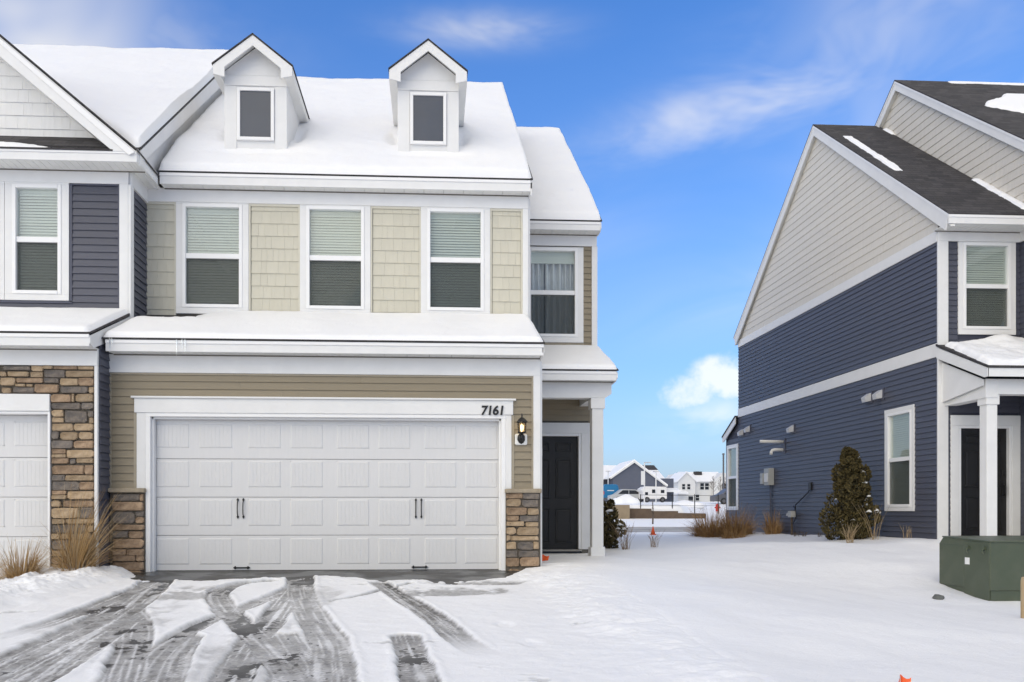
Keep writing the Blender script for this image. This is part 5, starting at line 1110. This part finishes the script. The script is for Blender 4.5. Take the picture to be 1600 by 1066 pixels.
def car(x, y, L_, col, label, name='parked_car', hgt=1.5):
    z = fz(x, y); t = thing(name, label, 'car', (x, y, z), 'cars parked across the road'); k = hgt / 1.5
    MB().prism([(x - L_ / 2, z + .3), (x + L_ / 2, z + .3), (x + L_ / 2, z + .8 * k), (x + L_ * .36, z + .92 * k), (x + L_ * .2, z + 1.45 * k), (x - L_ * .18, z + 1.5 * k), (x - L_ * .36, z + .95 * k), (x - L_ / 2, z + .8 * k)], 1, y, y + 1.75).build('body', col, t, .06)
    MB().prism([(x + L_ * .31, z + .95 * k), (x + L_ * .18, z + 1.36 * k), (x + .02, z + 1.38 * k), (x + .02, z + .95 * k)], 1, y - .02, y).build('window', 'car_glass', t); MB().prism([(x - L_ * .30, z + .95 * k), (x - L_ * .17, z + 1.38 * k), (x - .06, z + 1.38 * k), (x - .06, z + .95 * k)], 1, y - .02, y).build('window', 'car_glass', t)
    wheels(t, (x - L_ * .31, x + L_ * .31), y - .03, z, .32)
car(22.3, 92, 4.2, 'car_silver', 'silver car behind the snow pile beside the blue van')
car(30.3, 80, 4.4, 'car_dark', 'dark car half hidden by the corner of the blue house', hgt=1.6)
def rv():
    x0, x1, y = 23.4, 26.1, 90.; z = fz(24.5, y); t = thing('motorhome', 'white motorhome parked in front of the slate blue house', 'motorhome', (24.7, y, z))
    MB().prism([(x0, z + .4), (x1, z + .4), (x1, z + 1.62), (x1 - .1, z + 1.75), (x0 + .3, z + 1.80), (x0 - .1, z + 1.55), (x0 - .12, z + 1.25), (x0, z + 1.2)], 1, y, y + 2.2).build('body', 'rv_white', t, .05)
    MB().box(x0 + .1, x0 + .55, y - .02, y, z + .85, z + 1.15).build('cab_window', 'car_glass', t); MB().box(x0 + 1.0, x0 + 1.5, y - .02, y, z + 1.05, z + 1.45).build('side_window', 'car_glass', t); MB().box(x0 + 2.0, x0 + 2.4, y - .02, y, z + 1.05, z + 1.4).build('side_window', 'car_glass', t)
    wheels(t, (x0 + .45, x1 - .5), y - .03, z + .02, .3)
rv()
def pile(x, y, rx, h_, label, seed):
    z = fz(x, y); n = 24; V = []; F = []; rg = random.Random(seed)
    bm = bmesh.new(); bmesh.ops.create_icosphere(bm, subdivisions=3, radius=1)
    for v in bm.verts: q = 1 + .18 * math.sin(v.co.x * 5 + seed) * math.cos(v.co.y * 4) + rg.uniform(-.03, .03); v.co = Vector((v.co.x * rx * q, v.co.y * rx * .7 * q, v.co.z * h_ * q))
    me = bpy.data.meshes.new('snow_pile'); bm.to_mesh(me); bm.free(); me.polygons.foreach_set('use_smooth', [True] * len(me.polygons)); tag(put('snow_pile', me, 'snow', None, (x, y, z)), label, 'snow pile', 'ploughed snow piles')
pile(17.6, 74, 1.4, .75, 'ploughed snow pile in front of the silver car', 1); pile(22.6, 72, 1.7, .45, 'low ploughed snow pile right of the motorhome', 2)
def rwall(pts, y, label, m, th=.4):
    mb = MB().prism(pts, 1, y, y + th); o = mb.build('retaining_wall', m, None, .02); return tag(o, label, 'wall', 'retaining walls')
rwall([(12.4, -.1), (14.41, -.1), (14.41, 1.25), (12.4, 1.25)], 59.2, 'tan end block of the retaining wall across the road', 'far_tan', 1.0)
rwall([(14.43, -.1), (20.3, -.1), (20.3, .62), (18.2, .66), (18.2, .80), (16.2, .80), (16.2, .97), (14.43, 1.0)], 59.85, 'dark brown stepped retaining wall across the road', 'far_brown', .35)
t = thing('wire_fence', 'black wire fence on top of the retaining wall', 'fence', (17, 60.3, 1))
for x in (15.5, 17.9, 19.6, 21.4): MB().tube([(x, 60.35, .6), (x, 60.35, 2.05)], .035, 6).build('post', 'black_metal', t)
MB().tube([(15.5, 60.35, 2.0), (21.4, 60.35, 1.95)], .016, 5).build('top_rail', 'black_metal', t); MB().tube([(15.5, 60.35, 1.25), (21.4, 60.35, 1.2)], .010, 5).build('lower_rail', 'black_metal', t)
def pole(x, y, ztop, r, label, m='galv', name='street_pole'):
    z = fz(x, y); t = thing(name, label, 'pole', (x, y, z), 'poles across the road'); MB().tube([(x, y, z - .1), (x, y, ztop)], r, 8).build('shaft', m, t); return t
t = pole(18.32, 70, 5.0, .055, 'white pole carrying a sign in front of the slate blue house', 'far_white'); MB().box(18.0, 18.34, 69.88, 69.93, 3.05, 4.25).build('sign_panel', 'far_white', t); MB().box(18.3, 18.9, 69.9, 70.0, 4.95, 5.02).build('arm', 'galv', t)
t = pole(22.09, 80, 4.7, .06, 'plain white pole right of the sign pole', 'far_white'); MB().box(21.8, 22.4, 79.9, 80.1, 4.66, 4.74).build('lamp_head', 'galv', t)
t = pole(21.2, 98, 5.6, .06, 'white pole left, above the blue van', 'far_white'); MB().box(20.9, 21.5, 97.9, 98.1, 5.56, 5.64).build('lamp_head', 'galv', t)
t = pole(32.5, 90, 7.1, .10, 'tall dark pole at the corner of the blue house', 'car_dark'); MB().lathe([(.05, 7.05), (.16, 7.1), (.12, 7.25)], 32.5, 90, 8).build('lamp_head', 'car_dark', t)
x, y = 24.75, 70.; z = fz(x, y); t = thing('fire_hydrant', 'red fire hydrant on the snowbank by the dark car', 'hydrant', (x, y, z)); MB().lathe([(.17, z - .1), (.15, z + .45), (.18, z + .47), (.14, z + .6), (.04, z + .68)], x, y, 10).build('barrel', 'red', t); MB().tube([(x - .24, y, z + .35), (x + .24, y, z + .35)], .07, 8).build('nozzle', 'red', t)
def bare_tree(x, y, h_, label, seed, spread=.3):
    rg = random.Random(seed); z = fz(x, y); t = thing('bare_tree', label, 'tree', (x, y, z), 'young leafless trees'); MB().tube([(x, y, z - .1), (x + .03, y, z + h_ * .5), (x, y, z + h_)], .055, 6, .012).build('trunk', 'bark', t)
    mb = MB()
    for i in range(34):
        q = rg.uniform(.35, .95); a = rg.uniform(0, 6.28); l = h_ * spread * (1.1 - q) * rg.uniform(.5, 1); p = Vector((x, y, z + h_ * q)); e = p + Vector((math.cos(a) * l, math.sin(a) * l, l * 1.2)); mb.tube([tuple(p), tuple((p + e) / 2 + Vector((math.cos(a) * l * .1, 0, -l * .05))), tuple(e)], .016, 4, .006)
        for k in range(3): b = a + rg.uniform(-1, 1); s = p.lerp(e, rg.uniform(.3, .9)); mb.tube([tuple(s), tuple(s + Vector((math.cos(b) * l * .4, math.sin(b) * l * .4, l * .4)))], .009, 4, .004)
    mb.build('crown', 'bark', t)['kind'] = 'stuff'
bare_tree(13.6, 50, 1.45, 'thin sapling standing in front of the brown retaining wall', 1, .12)
for i, (x, y, h_, l) in enumerate(((40.0, 112, 3.6, 'leafless tree left of the white house porch'), (38.3, 110, 3.6, 'second leafless tree before the white house gable'), (39.2, 108, 3.4, 'leafless tree before the white house wall'), (42.6, 108, 3.8, 'leafless tree below the white house windows'), (46.2, 112, 4.0, 'rightmost leafless tree before the white house'))): bare_tree(x, y, h_, l, 10 + i)
